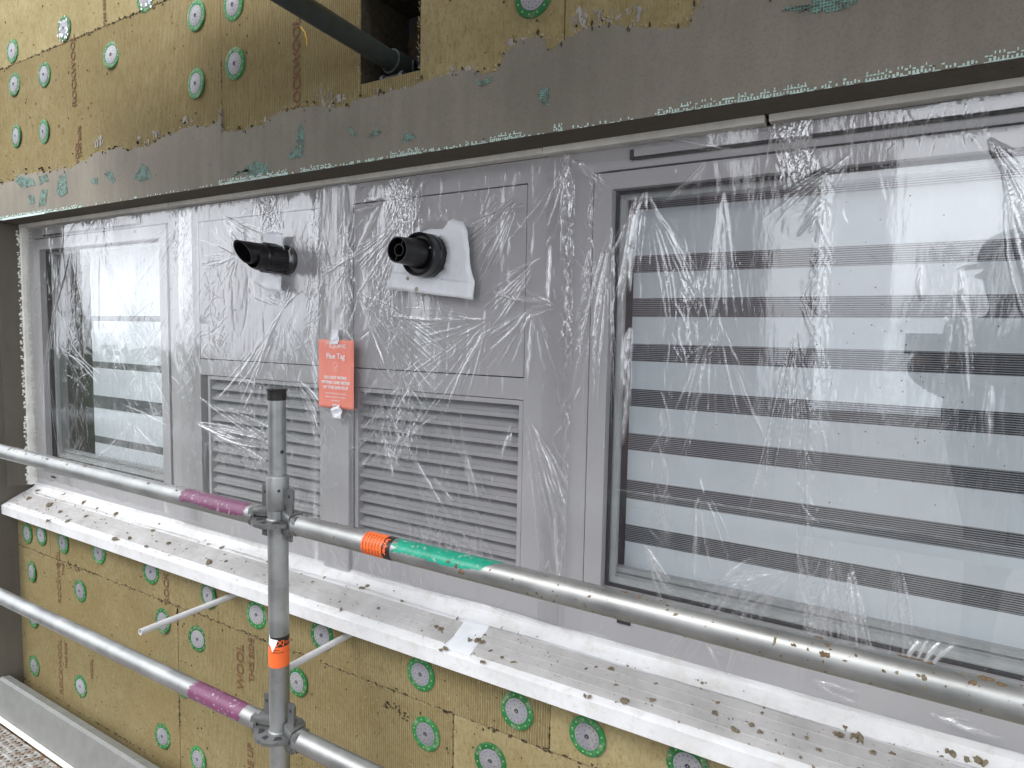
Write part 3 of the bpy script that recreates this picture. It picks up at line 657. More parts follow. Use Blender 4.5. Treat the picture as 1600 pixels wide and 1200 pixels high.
def tape_strip(px, Y, name='tape_piece', parent=None, wav=.0015, mat='tape'):
    """px: list of (left point, right point) pixel pairs along the strip"""
    m = MB(); vs = []; sub = 5; rows = []
    for (a, b), (c, d) in zip(px[:-1], px[1:]):
        for k in range(6): t = k/6; rows.append((at(a[0]+(c[0]-a[0])*t, a[1]+(c[1]-a[1])*t, Y), at(b[0]+(d[0]-b[0])*t, b[1]+(d[1]-b[1])*t, Y)))
    rows.append((at(*px[-1][0], Y), at(*px[-1][1], Y)))
    ph = random.uniform(0, 6)
    for i, (a, b) in enumerate(rows):
        for k in range(sub+1):
            p = a.lerp(b, k/sub)+Vector((random.uniform(-1, 1)*.0007, random.uniform(-1, 1)*wav*.6+wav*math.sin(i*.9+k*.8+ph), random.uniform(-1, 1)*.0007)); vs.append(p)
    q = sub+1
    m.add(vs, [(i*q+k, i*q+k+1, (i+1)*q+k+1, (i+1)*q+k) for i in range(len(rows)-1) for k in range(sub)])
    o = m.build(name, M[mat], parent, smooth=True); md = o.modifiers.new('thick', 'SOLIDIFY'); md.thickness = .0004
    return o
t1 = thing('tape_collar', 'white tape patched around the base of the right black flue', 'tape', 'white tape at the flues')
outl = [(600, 452), (611, 430), (615, 405), (628, 384), (645, 368), (668, 358), (706, 357), (702, 341), (722, 346), (729, 360), (733, 390), (735, 420), (741, 440), (739, 469), (715, 465), (680, 461), (640, 456)]
m = MB(); q = ragged([at(x, y, 1.334) for x, y in outl+outl[:1]], .012, .0007)[:-1]; k_ = len(q); vs = []
for lv in range(5):
    for p in q:
        d = Vector((p.x-cx2, 0, p.z-cz2)); a = Vector((cx2, 1.332, cz2))+d.normalized()*.0535; b = Vector((p.x, 1.336, p.z)); v_ = a.lerp(b, lv/4); v_.y += random.uniform(-.0012, .0012)+.0015*math.sin(v_.x*160+v_.z*90); vs.append(v_)
m.add(vs, [(l*k_+i, l*k_+(i+1) % k_, (l+1)*k_+(i+1) % k_, (l+1)*k_+i) for l in range(4) for i in range(k_)])
o_ = m.build('tape_patch', M['tape'], t1, smooth=True); o_.modifiers.new('thick', 'SOLIDIFY').thickness = .0004
tape_strip([((606, 450), (614, 424)), ((665, 459), (668, 432)), ((738, 468), (741, 441))], 1.3325, parent=t1)
for px, py, r in ((651, 452, .0065), (637, 435, .005)):
    p = at(px, py, 1.331); m = MB(); n9 = [random.uniform(.8, 1.2) for _ in range(10)]
    m.lathe(p, (0, -1, 0), [(0, r), (.003, r*.8), (.0045, .0003)], n=9).build('mortar_blob', M['smearblob'], t1, smooth=True)
t2 = thing('tape_collar', 'white tape scraps holding the film round the left black flue', 'tape', 'white tape at the flues')
tape_strip([((398, 418), (398, 442)), ((415, 424), (414, 452)), ((440, 432), (438, 457))], 1.325, parent=t2)
tape_strip([((413, 384), (410, 366)), ((428, 390), (424, 362)), ((444, 394), (442, 365))], 1.330, parent=t2)

# ---------------- red flue tag ----------------
tg = thing('flue_tag', 'salmon red card tag with white lettering hung on the mullion between the louvres', 'tag')
YT = 1.336; a, b = at(498, 531, YT), at(553, 640, YT)
tx0, tx1, tz0, tz1 = a.x, b.x, -.222, -.028; tc = (tx0+tx1)/2
m = MB(); nn = 24; vs = []
for j in range(nn+1):
    for i in range(13):
        x = tx0+(tx1-tx0)*i/12; z = tz0+(tz1-tz0)*j/nn; vs.append((x, YT+.0008*math.sin(i*.8)+.0005*math.sin(j*.5), z))
m.add(vs, [(j*13+i, j*13+i+1, (j+1)*13+i+1, (j+1)*13+i) for j in range(nn) for i in range(12)])
card = m.build('tag_card', M['red'], tg, smooth=True); md = card.modifiers.new('thick', 'SOLIDIFY'); md.thickness = .0008
for txt, z, s, bd in (('EQUANS', -.051, .0165, 0), ('Flue Tag', -.081, .0215, .0003), ('DO NOT WORK', -.139, .0120, .0004), ('WITHIN ONE METRE', -.153, .0120, .0004), ('OF THIS LIVE FLUE', -.167, .0120, .0004), ('If this flue has been damaged', -.182, .0072, 0), ('please contact the manager', -.192, .0072, 0), ('immediately', -.202, .0072, 0)):
    text_obj('tag_lettering', txt, s, M['white'], face_at((tc+(.008 if txt == 'EQUANS' else 0), YT-.0022, z)), tg, extrude=.0002, bold=bd)
m = MB()
for k in range(14):    # swoosh beside the word, and the flame symbol outline
    t = k/13*2.4; p = (tc-.030+.010*math.cos(t+.5), -.046+.010*math.sin(t+.5)); m.disc(p, .0016-.0008*k/13, YT-.0024, 8)
for k in range(26):
    t = k/25*2*math.pi; m.disc((tc+.0085*math.sin(t)*(1+.3*math.cos(t)), -.104+.013*math.cos(t)), .0008, YT-.0024, 6)
for k in range(10): m.disc((tc-.004+.001*k+.001*math.sin(k), -.110+.0011*k), .0007, YT-.0024, 6)
q = m.build('tag_symbol', M['white'], tg); q['kind'] = 'stuff'
tape_strip([((519, 515), (528, 514)), ((517, 530), (530, 530)), ((514, 537), (528, 538))], YT-.004, parent=tg)  
tape_strip([((520, 632), (530, 632)), ((517, 640), (534, 642)), ((519, 652), (533, 655))], YT-.004, parent=tg, wav=.003)

# ================= plastic film sheets =================
def vnoise(nx, nz, fx, fz, seed):
    r = np.random.default_rng(seed); gx, gz = max(2, int(fx)+2), max(2, int(fz)+2); g = r.standard_normal((gz+2, gx+2))
    X = np.linspace(0, gx-1.001, nx); Z = np.linspace(0, gz-1.001, nz); xi = X.astype(int); zi = Z.astype(int); fx_ = X-xi; fz_ = Z-zi
    fx_ = fx_*fx_*(3-2*fx_); fz_ = fz_*fz_*(3-2*fz_)
    A = g[np.ix_(zi, xi)]; B = g[np.ix_(zi, xi+1)]; C = g[np.ix_(zi+1, xi)]; D = g[np.ix_(zi+1, xi+1)]
    return (A*(1-fx_)+B*fx_)*(1-fz_)[:, None]+(C*(1-fx_)+D*fx_)*fz_[:, None]

def film(name, label, x0, x1, z0, z1, creases, holes=(), step=.0020, seed=1, n_rand=500, soft=1.0, base=None, edge=True):
    nx, nz = int((x1-x0)/step)+1, int((z1-z0)/step)+1
    X = np.linspace(x0, x1, nx); Z = np.linspace(z0, z1, nz); XX, ZZ = np.meshgrid(X, Z)
    h = .0042*vnoise(nx, nz, (x1-x0)*8, (z1-z0)*3.5, seed)+.0006*soft*vnoise(nx, nz, (x1-x0)*30, (z1-z0)*10, seed+1)+.00025*soft*vnoise(nx, nz, (x1-x0)*90, (z1-z0)*30, seed+2)
    ridg = 1-np.abs(vnoise(nx, nz, (x1-x0)*22, (z1-z0)*6, seed+3)); h += .0009*soft*np.clip(ridg, 0, 1)**3
    cr = np.zeros_like(h); r = np.random.default_rng(seed+9)
    cr += .40*soft*np.clip(ridg-.93, 0, 1)/.07*np.clip(vnoise(nx, nz, (x1-x0)*9, (z1-z0)*7, seed+4)-.35, 0, 1)
    def stamp_(ax, az, bx, bz, w, amp, c):
        pad = w*3.2; ix0 = max(0, int((min(ax, bx)-pad-x0)/step)); ix1 = min(nx, int((max(ax, bx)+pad-x0)/step)+2); iz0 = max(0, int((min(az, bz)-pad-z0)/step)); iz1 = min(nz, int((max(az, bz)+pad-z0)/step)+2)
        if ix1 <= ix0 or iz1 <= iz0: return
        dx, dz = bx-ax, bz-az; L2 = dx*dx+dz*dz+1e-9; PX = XX[iz0:iz1, ix0:ix1]-ax; PZ = ZZ[iz0:iz1, ix0:ix1]-az
        L_ = math.sqrt(L2); t = (PX*dx+PZ*dz)/L2; s = (PX*dz-PZ*dx)/L_
        s = s+bend*L_*np.sin(np.clip(t, 0, 1)*math.pi)+.0005*np.sin(t*L_*150+ax*999)
        ww = w*(.35+.65*np.sin(np.clip(t, 0, 1)*math.pi)); q = np.abs(s)/ww
        prof = np.exp(-q*1.6)*((t > 0) & (t < 1))*np.clip(np.minimum(t, 1-t)*6, 0, 1)
        h[iz0:iz1, ix0:ix1] += amp*prof; cr[iz0:iz1, ix0:ix1] = np.maximum(cr[iz0:iz1, ix0:ix1], c*np.clip(np.exp(-q*q*1.1), 0, 1)*np.clip(np.minimum(t, 1-t)*5, 0, 1)*((t > 0) & (t < 1)))
    for c in creases:
        kind = c[0]
        if kind == 'fan':      # px, py, angle0, angle1 (deg, 0 right, 90 down in the photograph), length px, count, strength
            _, px, py, a0, a1, ln, cnt, st = c; p = at(px, py, 1.352)
            for k in range(int(cnt*1.6)):
                a = math.radians(a0+(a1-a0)*r.random()); l0 = ln*r.uniform(0, .35); l1 = l0+ln*r.uniform(.15, 1.0)**1.3; bend = r.normal(0, .03)
                q0, q1 = at(px+l0*math.cos(a), py+l0*math.sin(a), 1.352), at(px+l1*math.cos(a), py+l1*math.sin(a), 1.352)
                w = r.uniform(.0007, .0016)*(2.2 if r.random() < .10 else 1); stamp_(q0.x, q0.z, q1.x, q1.z, w, -w*r.uniform(.5, 1.3), st*r.uniform(.25, 1)**1.3)
        elif kind == 'col':    # crumpled vertical band: px0, py0, px1, py1, half width px, count, strength
            _, xa_, ya_, xb_, yb_, hw, cnt, st = c
            for k in range(int(cnt*1.6)):
                t = r.random(); px = xa_+(xb_-xa_)*t+r.normal(0, hw*.5); py = ya_+(yb_-ya_)*t; a = r.normal(math.pi/2, .38); l = r.gamma(1.6, 11); bend = r.normal(0, .08)
                q0, q1 = at(px-l*math.cos(a), py-l*math.sin(a), 1.352), at(px+l*math.cos(a), py+l*math.sin(a), 1.352)
                w = r.uniform(.0008, .0017); stamp_(q0.x, q0.z, q1.x, q1.z, w, w*r.uniform(-1.3, 1.3), st*r.uniform(.15, 1)**1.4)
        elif kind == 'fold':   # one long soft fold: points px, width mm, strength
            _, xa_, ya_, xb_, yb_, wm, st = c; bend = r.normal(0, .03)
            q0, q1 = at(xa_, ya_, 1.352), at(xb_, yb_, 1.352); stamp_(q0.x, q0.z, q1.x, q1.z, wm/1000, -wm/1000*1.1, st)
    for k in range(n_rand):
        ax, az = r.uniform(x0, x1), r.uniform(z0, z1); a = r.normal(math.pi/2, .5)+.35*math.sin(ax*7+az*5); l = r.gamma(2., .012); w = r.uniform(.0010, .0022); bend = r.normal(0, .06)
        stamp_(ax, az, ax+l*math.cos(a), az+l*math.sin(a), w, w*r.uniform(-1.2, 1.2), .75*r.random()**2.2)
    Y = np.full_like(h, 1.3535)
    if base is not None: Y += base(XX, ZZ)
    Y = np.minimum(Y+h, 1.3612 if base is None else 9)
    Y = np.minimum(Y, YF-.0085)
    keep = np.ones_like(h, bool)
    for hx, hz, hr in holes:
        d = np.hypot(XX-hx, ZZ-hz); keep &= d > hr
        Y += -.014*np.exp(-np.clip(d-hr, 0, 9)/.022)
    if edge:   # a slightly uneven outline
        keep &= (ZZ > z0+.004*(1+vnoise(nx, nz, 24, 2, seed+20)[0][None, :])) & (ZZ < z1-.003*(1+vnoise(nx, nz, 20, 2, seed+21)[0][None, :]))
    vid = np.arange(nx*nz).reshape(nz, nx)
    kq = keep[:-1, :-1] & keep[1:, :-1] & keep[:-1, 1:] & keep[1:, 1:]
    quads = np.stack([vid[:-1, :-1][kq], vid[:-1, 1:][kq], vid[1:, 1:][kq], vid[1:, :-1][kq]], 1)
    me = bpy.data.meshes.new(name); co = np.stack([XX.ravel(), Y.ravel(), ZZ.ravel()], 1).astype(np.float32)
    me.vertices.add(nx*nz); me.vertices.foreach_set('co', co.ravel())
    me.loops.add(quads.size); me.loops.foreach_set('vertex_index', quads.ravel().astype(np.int32))
    me.polygons.add(len(quads)); me.polygons.foreach_set('loop_start', np.arange(0, quads.size, 4, dtype=np.int32))
    me.polygons.foreach_set('use_smooth', np.ones(len(quads), bool)); me.update(calc_edges=True)
    a = me.attributes.new('crease', 'FLOAT', 'POINT'); a.data.foreach_set('value', np.clip(cr, 0, 1).ravel().astype(np.float32))
    me.materials.append(M['film']); me.validate()
    import bmesh
    b = bmesh.new(); b.from_mesh(me); bmesh.ops.delete(b, geom=[v for v in b.verts if not v.link_faces], context='VERTS'); b.to_mesh(me); b.free()
    o = bpy.data.objects.new(name, me); COL.objects.link(o); tag(o, label, 'plastic film', 'clear protective film sheets over the windows')
    return o

cA = [('col', 283, 325, 286, 420, 14, 90, .8), ('col', 300, 400, 300, 760, 12, 160, .55), ('col', 150, 335, 165, 352, 30, 60, .6), ('fold', 112, 385, 66, 700, 5, .35), ('fold', 96, 400, 76, 640, 4, .4),
      ('col', 120, 440, 118, 740, 14, 110, .6), ('fan', 155, 350, 60, 110, 160, 18, .45), ('col', 200, 480, 210, 740, 40, 70, .35), ('fan', 205, 660, 40, 140, 90, 60, .9), ('col', 230, 480, 220, 560, 20, 40, .4), ('fan', 70, 560, 70, 110, 150, 12, .6), ('fan', 285, 340, 100, 150, 120, 16, .5), ('col', 245, 600, 245, 745, 12, 70, .7)]
cB = [('col', 408, 300, 420, 350, 16, 120, .9), ('fan', 345, 335, 20, 70, 90, 26, .9), ('fan', 372, 400, 100, 260, 70, 26, .5), ('fan', 441, 482, 60, 130, 170, 34, .8), ('fan', 441, 482, 200, 330, 50, 20, .7), ('col', 340, 400, 335, 560, 26, 70, .35), ('col', 490, 340, 495, 540, 14, 110, .75),
      ('col', 625, 285, 632, 350, 20, 210, 1.), ('fan', 630, 345, 60, 150, 150, 60, .8), ('col', 590, 420, 640, 690, 24, 130, .8), ('fan', 555, 450, 25, 70, 190, 40, .95), ('fan', 815, 300, 110, 150, 190, 34, .95), ('fan', 745, 345, 280, 350, 80, 10, .6), ('fan', 765, 500, 90, 190, 150, 30, .8), ('fan', 850, 400, 120, 160, 130, 16, .9),
      ('fan', 832, 478, 60, 150, 120, 26, .8), ('fan', 870, 480, 150, 215, 90, 16, .8), ('col', 886, 240, 888, 560, 9, 130, 1.), ('col', 884, 560, 880, 900, 9, 90, .7), ('fan', 892, 250, 50, 130, 140, 26, .7), ('fan', 820, 640, 60, 85, 260, 20, .8), ('fold', 868, 790, 878, 925, 5, .55), ('fold', 860, 380, 856, 480, 4, .8),
      ('fan', 300, 660, 10, 35, 120, 22, .95), ('fan', 310, 620, 20, 60, 190, 20, .7), ('col', 395, 560, 400, 740, 40, 120, .8), ('fan', 460, 590, 40, 70, 130, 14, .9), ('col', 500, 640, 500, 790, 22, 60, .6), ('col', 600, 640, 620, 720, 40, 130, .7), ('fan', 596, 680, 55, 80, 70, 14, .9), ('col', 690, 640, 700, 860, 50, 100, .55), ('fan', 720, 680, 60, 80, 120, 14, .9), ('fan', 640, 700, 50, 75, 160, 14, .8),
      ('col', 650, 830, 760, 870, 20, 120, .7), ('fan', 800, 660, 90, 120, 60, 10, .9), ('col', 545, 350, 550, 640, 9, 70, .8), ('fold', 552, 330, 600, 312, 9, .35), ('fold', 592, 318, 556, 400, 7, .3), ('col', 440, 840, 700, 930, 24, 70, .5), ('fold', 430, 500, 395, 610, 4, .5), ('fold', 395, 610, 380, 640, 4, .5), ('col', 330, 690, 380, 730, 30, 50, .9), ('col', 430, 760, 500, 790, 20, 50, .7)]
cC = [('fan', 1300, 840, 72, 104, 220, 26, .5), ('fan', 1400, 860, 76, 100, 190, 22, .45), ('fan', 1190, 860, 100, 148, 220, 22, .5), ('fan', 1560, 230, 60, 75, 520, 10, .35), ('col', 1240, 192, 1245, 265, 24, 260, 1.), ('col', 1286, 270, 1290, 620, 11, 55, .45), ('col', 1272, 400, 1262, 900, 8, 60, .4), ('fan', 1290, 315, 95, 180, 60, 16, .7), ('fan', 1330, 240, 120, 150, 150, 16, .7), ('fan', 1010, 296, 60, 125, 190, 26, .85), ('fold', 992, 305, 966, 470, 8, .75), ('fold', 1000, 310, 984, 460, 5, .8), ('fold', 1128, 300, 1112, 460, 6, .35), ('fan', 1130, 290, 78, 104, 230, 14, .45),
      ('fan', 958, 340, 88, 106, 300, 24, .7), ('fold', 985, 510, 975, 620, 9, .6), ('fold', 984, 560, 972, 700, 6, .6), ('col', 1080, 400, 1075, 560, 24, 60, .6), ('fan', 1560, 235, 55, 80, 300, 44, .75), ('fan', 1545, 215, 20, 70, 80, 20, .7), ('fan', 1115, 480, 65, 115, 220, 14, .45), ('col', 1030, 650, 1040, 840, 12, 40, .45), ('fan', 1005, 845, 55, 75, 100, 26, .95), ('fan', 1240, 890, 120, 175, 120, 34, .5),
      ('col', 1255, 880, 1270, 1000, 10, 80, .7), ('fan', 1330, 880, 75, 100, 150, 46, .75), ('fan', 1300, 885, 80, 110, 150, 40, .65), ('fold', 1436, 1000, 1415, 1030, 5, .9), ('fold', 1450, 998, 1428, 1034, 4, .9), ('fold', 1470, 1002, 1440, 1040, 5, .95), ('fold', 1495, 1005, 1450, 1044, 4, .9), ('fan', 900, 250, 20, 60, 80, 22, .6), ('fan', 1500, 400, 80, 100, 200, 12, .3), ('fold', 1441, 415, 1438, 470, 4, .6), ('fold', 1500, 420, 1504, 480, 3, .5), ('fold', 1550, 600, 1545, 700, 4, .4),
      ('fan', 1245, 505, 80, 105, 330, 14, .45), ('col', 930, 300, 905, 560, 8, 60, .6), ('fan', 1100, 1005, 30, 60, 60, 8, .8), ('fan', 1260, 1060, 10, 30, 90, 8, .8), ('fan', 1450, 1115, 0, 25, 110, 10, .8), ('fan', 890, 180, 0, 20, 300, 14, .5), ('fold', 1105, 250, 1030, 320, 4, .35), ('col', 1300, 215, 1560, 195, 14, 60, .5), ('fan', 1090, 740, 65, 100, 200, 10, .5)]
film('plastic_film', 'wrinkled clear plastic film taped over the narrow left window', XL+.03, -2.085, -.672, .402, cA, seed=11, n_rand=260, soft=.8)
film('plastic_film', 'heavily crinkled clear plastic film over the two vent panels and louvres', -2.16, -.668, -.694, .404, cB, holes=((-1.636, .206, .044), (-1.062, .190, .058)), seed=31, n_rand=380, soft=.9,
     base=lambda X, Z: -.0145*np.exp(-((np.clip(np.abs(X+1.42)-.05, 0, 9))/.03)**2))
film('plastic_film', 'clear plastic film stretched over the wide right window with white fans of creases', -.742, 1.15, -.694, .404, cC, seed=57, n_rand=110, soft=.3,
     base=lambda X, Z: -.014*np.exp(-((np.clip(np.abs(Z-.390)-.014, 0, 9))/.02)**2))

fR = [o for o in bpy.data.objects if o.name.startswith('plastic_film')][-1]
m = MB()
for i in range(300):
    px, py = random.uniform(965, 1600), random.gauss(1000, 70) if i < 330 else random.uniform(350, 1000)
    if py > 880+(px-960)*.30+60 or px > 1620: continue
    p = at(px, py, 1.3508); r = random.uniform(.0004, .0011); m.lathe(p, (0, -1, 0), [(0, r), (r*.5, r*.8), (r*.8, .0001)], n=6)
q = m.build('water_droplet', M['glassy'], fR, smooth=True); q['kind'] = 'stuff'
m = MB()
for i in range(90):
    px, py = random.gauss(1420, 110), random.gauss(560, 130)
    if px > 1600 or px < 1000: continue
    p = at(px, py, 1.350); r = random.uniform(.0005, .0014); m.disc((p.x, p.z), r, 1.350, 6)
q = m.build('dirt_speck', M['hollow'], fR); q['kind'] = 'stuff'
# ================= sill =================
sill = thing('window_sill', 'long sloping window sill wrapped in white film with dusty grey strips', 'sill')
def sill_seg(x0, x1, prof, name, mat, par=sill, bev=0):
    return MB().prism([(x0, y, z) for y, z in prof], (x1-x0, 0, 0)).build(name, M[mat], par, bevel=bev)
yb_, zb_ = 1.3660, -.7120; yf_, zf_ = 1.2380, -.7680
sill_seg(XL+.011, 2.6, [(1.3695, -.6935), (1.3675, -.6935), (yb_-.003, zb_), (yf_+.006, zf_), (yf_, zf_-.003), (yf_, zf_-.040), (yf_+.004, zf_-.042), (yf_+.004, zf_-.008), (yb_, zb_-.004), (1.3695, zb_-.004)], 'sill_tray', 'sillw', bev=.0012)
def sl_pt(t, up): return (yb_-.003+(yf_+.006-yb_+.003)*t, zb_+(zf_-zb_)*t+up)
xj0 = at(735, 1000, 1.30).x; xj1 = at(745, 1000, 1.30).x
for (x0, x1, t0, t1, nm, sk) in ((XL+.012, at(733, 976, 1.33).x, .33, .86, 'bare_strip', .022), (at(762, 985, 1.33).x, 2.6, .27, .92, 'bare_strip', .022)):
    (ya, za), (yb2, zb2) = sl_pt(t0, .0022), sl_pt(t1, .0022)
    m = MB(); vs = [(x0, ya, za), (x1, ya, za), (x1-sk, yb2, zb2), (x0+.0-(sk if x0 > -3 else 0), yb2, zb2)]
    m.add(vs+[(x, y, z-.0016) for x, y, z in vs], [(0, 1, 2, 3), (4, 7, 6, 5), (0, 4, 5, 1), (1, 5, 6, 2), (2, 6, 7, 3), (3, 7, 4, 0)]); s_ = m.build(nm, M['sillg'], sill)
    for t in ((.45, .62) if x0 < -3 else (.42, .60, .78)):
        y, z = sl_pt(t, .0024); yq, zq = sl_pt(t+.018, .0024); MB().prism([(x0+.001, y, z), (x0+.001, yq, zq), (x0+.001, (y+yq)/2, (z+zq)/2+.0016)], (x1-x0-.03, 0, 0)).build('raised_line', M['sillg'], s_)
# loose masking film lying along the back of the sill
m = MB(); vs = []; nxs = 260
for i in range(nxs):
    x = XL+.02+(2.2)*i/(nxs-1)*1.7
    for k, (t, up) in enumerate(((-.12, .017), (-.03, .006), (.06, .004), (.15, .003), (.24, .0026))):
        y, z = sl_pt(max(t, -.02), up); y = min(y, 1.3668); vs.append((x, y-.0012-random.uniform(0, .0016)-(.002*math.sin(x*9+k)), z+.0012*math.sin(x*13+k*1.3)+random.uniform(0, .0009)+(.004 if k == 0 else 0)*math.sin(x*5)))
m.add(vs, [(i*5+k, i*5+k+1, (i+1)*5+k+1, (i+1)*5+k) for i in range(nxs-1) for k in range(4)]); m.build('masking_film', M['sillw'], sill, smooth=True)
p0 = at(747, 990, 1.33)
sill_seg(at(733, 976, 1.33).x-.012, at(762, 985, 1.33).x+.004, [sl_pt(.05, .0032), sl_pt(.98, .0032), sl_pt(.98, .0008), sl_pt(.05, .0008)], 'joint_cover', 'tape')

def lump(m, c, nrm, rx, ry, h, mi=0):
    nrm = Vector(nrm).normalized(); u = Vector((1, 0, 0)); u = (u-nrm*u.dot(nrm)).normalized(); w = nrm.cross(u); a0 = random.uniform(0, 6); n_ = 9; c = Vector(c)
    vs = []; sh = [random.uniform(.55, 1.25) for _ in range(n_)]
    for lv, (s, k) in enumerate(((1, 0), (.8, .55), (.4, .95))):
        for i in range(n_):
            a = 2*math.pi*i/n_; ex, ey = rx*s*sh[i]*math.cos(a), ry*s*sh[i]*math.sin(a)
            vs.append(c+u*(ex*math.cos(a0)-ey*math.sin(a0))+w*(ex*math.sin(a0)+ey*math.cos(a0))+nrm*h*k*random.uniform(.7, 1.1))
    vs.append(c+nrm*h*random.uniform(.8, 1.1))
    m.add(vs, [(l*n_+i, l*n_+(i+1) % n_, (l+1)*n_+(i+1) % n_, (l+1)*n_+i) for l in range(2) for i in range(n_)]+[(2*n_+i, 2*n_+(i+1) % n_, 3*n_) for i in range(n_)], mi)
sn = Vector((0, -(zb_-zf_), (yb_-yf_))).normalized(); sn = Vector((0, -.4, .9)).normalized()
deb = MB()
def on_sill(px, py):   # intersect pixel ray with sill plane
    d = Vector(FW+RT*(px-800)/F+UP*(600-py)/F); n_ = Vector((0, -(zb_-zf_), yb_-yf_)); p0_ = Vector((0, yb_, zb_)); return d*(p0_.dot(n_)/d.dot(n_))
big = [(327, 880, 9), (717, 805, 7), (78, 790, 8), (133, 787, 7), (182, 805, 7), (239, 830, 5), (202, 842, 5), (180, 843, 6), (229, 855, 4), (264, 850, 5), (345, 857, 4), (352, 878, 4), (628, 940, 4), (615, 925, 4), (575, 917, 6), (566, 920, 5), (592, 952, 4), (690, 985, 6), (680, 980, 5), (748, 1003, 7), (755, 1004, 6), (735, 1002, 5), (697, 1015, 6), (687, 1017, 4), (785, 983, 5), (755, 1036, 5), (785, 1029, 4), (805, 1036, 3), (917, 1090, 6), (972, 1097, 9), (955, 1047, 6), (840, 998, 4), (866, 1000, 4), (1088, 1065, 4), (1101, 1070, 6), (1140, 1083, 4), (1165, 1084, 5), (1177, 1095, 5), (1195, 1095, 4), (1115, 1115, 8), (1172, 1133, 6), (1147, 1143, 8), (1187, 1145, 5), (980, 1042, 3), (1310, 1150, 9), (1342, 1155, 10), (1318, 1138, 6), (1385, 1143, 8), (1250, 1185, 4), (1278, 1173, 4), (1365, 1178, 5), (1395, 1180, 4), (1485, 1178, 8), (1530, 1192, 9), (1510, 1188, 6), (1262, 1155, 4), (1122, 1100, 4), (1025, 1070, 4), (1020, 1095, 5), (1195, 1075, 4), (1240, 1150, 3), (250, 820, 4), (100, 775, 5), (95, 800, 4), (75, 815, 4), (105, 815, 4), (133, 808, 4), (45, 780, 5), (60, 768, 4), (152, 796, 4)]
for px, py, r in big:
    p = on_sill(px, py); s = r*(p.length)/F*.95
    for k in range(3): lump(deb, p+Vector((random.uniform(-.6, .6)*s, random.uniform(-.2, .2)*s, .0025)), sn, s*random.uniform(.4, .9), s*random.uniform(.3, .6), s*random.uniform(.3, .6))
for i in range(60):
    x = XL+.05+random.random()*3.9; t = random.random()*.95; y, z = sl_pt(t, .0028); s = random.uniform(.0025, .006); lump(deb, (x, y, z), sn, s*random.uniform(.7, 1.5), s*.7, s*.5)
for i in range(1900):
    x = XL+.05+random.random()**1.15*3.9; t = random.random(); dens = 1.0 if x < -2.2 else .6
    if random.random() > dens: continue
    y, z = sl_pt(t, .0028); s = min(.005, random.lognormvariate(-6.9, .55)); lump(deb, (x, y, z), sn, s*random.uniform(.8, 1.6), s*.7, s*.6)
q = deb.build('mortar_debris', M['mortar'], smooth=False); tag(q, 'scattered crumbs and dried splats of mortar lying on the white sill', 'mortar debris', kind='stuff')

# ================= scaffold =================
YP = 1.042; XP = -1.285; R_ = .02415
post = thing('scaffold_post', 'upright galvanised scaffold post with orange sticker and black taped top in front of the louvres', 'scaffold post')
MB().tube((XP, YP, -6.0), (XP, YP, -.351), R_, segs=4).build('post_tube', M['galv'], post, smooth=True)
MB().lathe((XP, YP, -.4), (0, 0, 1), [(-.032, .0243), (-.028, .0262), (.048, .0266), (.052, .0255), (.052, .021)], n=40).build('collar', M['galv'], post, smooth=True)
sp_ = MB(); sp_.tube((XP, YP, -.352), (XP, YP, -.155), .0205, n=40).build('spigot', M['galv'], post, smooth=True)
MB().lathe((XP, YP, -.168), (0, 0, 1), [(0, .0212), (.010, .0225), (.020, .0218), (.0255, .0245), (.027, .022), (.027, .0001)], n=26).build('tape_cap', M['black'], post, smooth=True)
vdir = Vector((-XP, -YP, 0)).normalized(); side = Vector((vdir.y, -vdir.x, 0))
def rnd_hole(c, d, r=.005, par=post):
    MB().lathe(Vector(c), d, [(-.004, r), (.0006, r), (.0009, r*.8), (.0009, .0001)], n=14).build('pin_hole', M['dot'], par)
ang = math.atan2(vdir.y, vdir.x)
def pdir(a): return Vector((math.cos(ang+a), math.sin(ang+a), 0))
rnd_hole(Vector((XP, YP, -.290))+pdir(.55)*.0202, pdir(.55), .0048); rnd_hole(Vector((XP, YP, -.381))+pdir(.1)*.0262, pdir(.1), .0035)
# rosettes
def rosette(z):
    n_ = 96; vs = []; ro, ri, th = .061, .0245, .0085; m = MB()
    hole_pos = [(k*math.pi/4, .042, (.0105, .0065) if k % 2 else (.0075, .006)) for k in range(8)]
    outer = []
    for i in range(n_):
        a = 2*math.pi*i/n_; r = ro-.0035*max(0, math.cos(a*8))**6; outer.append((a, r))
    for zz in (z-th/2, z+th/2):
        for a, r in outer: vs.append((XP+r*math.cos(a), YP+r*math.sin(a), zz))
        for a, r in outer: vs.append((XP+ri*math.cos(a), YP+ri*math.sin(a), zz))
    fs = []
    for i in range(n_):
        j = (i+1) % n_; fs += [(i, j, n_+j, n_+i), (2*n_+i, 3*n_+i, 3*n_+j, 2*n_+j), (i, 2*n_+i, 2*n_+j, j)]
    m.add(vs, fs); ro_ = m.build('rosette', M['galvd'], post, smooth=True)
    m = MB()
    for a, r, (hl, hw) in hole_pos:
        u = Vector((math.cos(a), math.sin(a), 0)); w = Vector((-math.sin(a), math.cos(a), 0)); c = Vector((XP, YP, z+th/2-.002))+u*r
        m.prism([c-u*hw*1.1-w*hl*.6, c+u*hw-w*hl, c+u*hw+w*hl, c-u*hw*1.1+w*hl*.6], (0, 0, .0026))
    m.build('rosette_hole', M['dot'], ro_)
    MB().lathe((XP, YP, z), (0, 0, 1), [(-.008, .0242), (-.0044, .027), (.0044, .027), (.0078, .0242)], n=32).build('weld', M['galvd'], ro_, smooth=True)
Z1, Z2 = -.458, -.985
for z in (Z1, Z2): rosette(z)
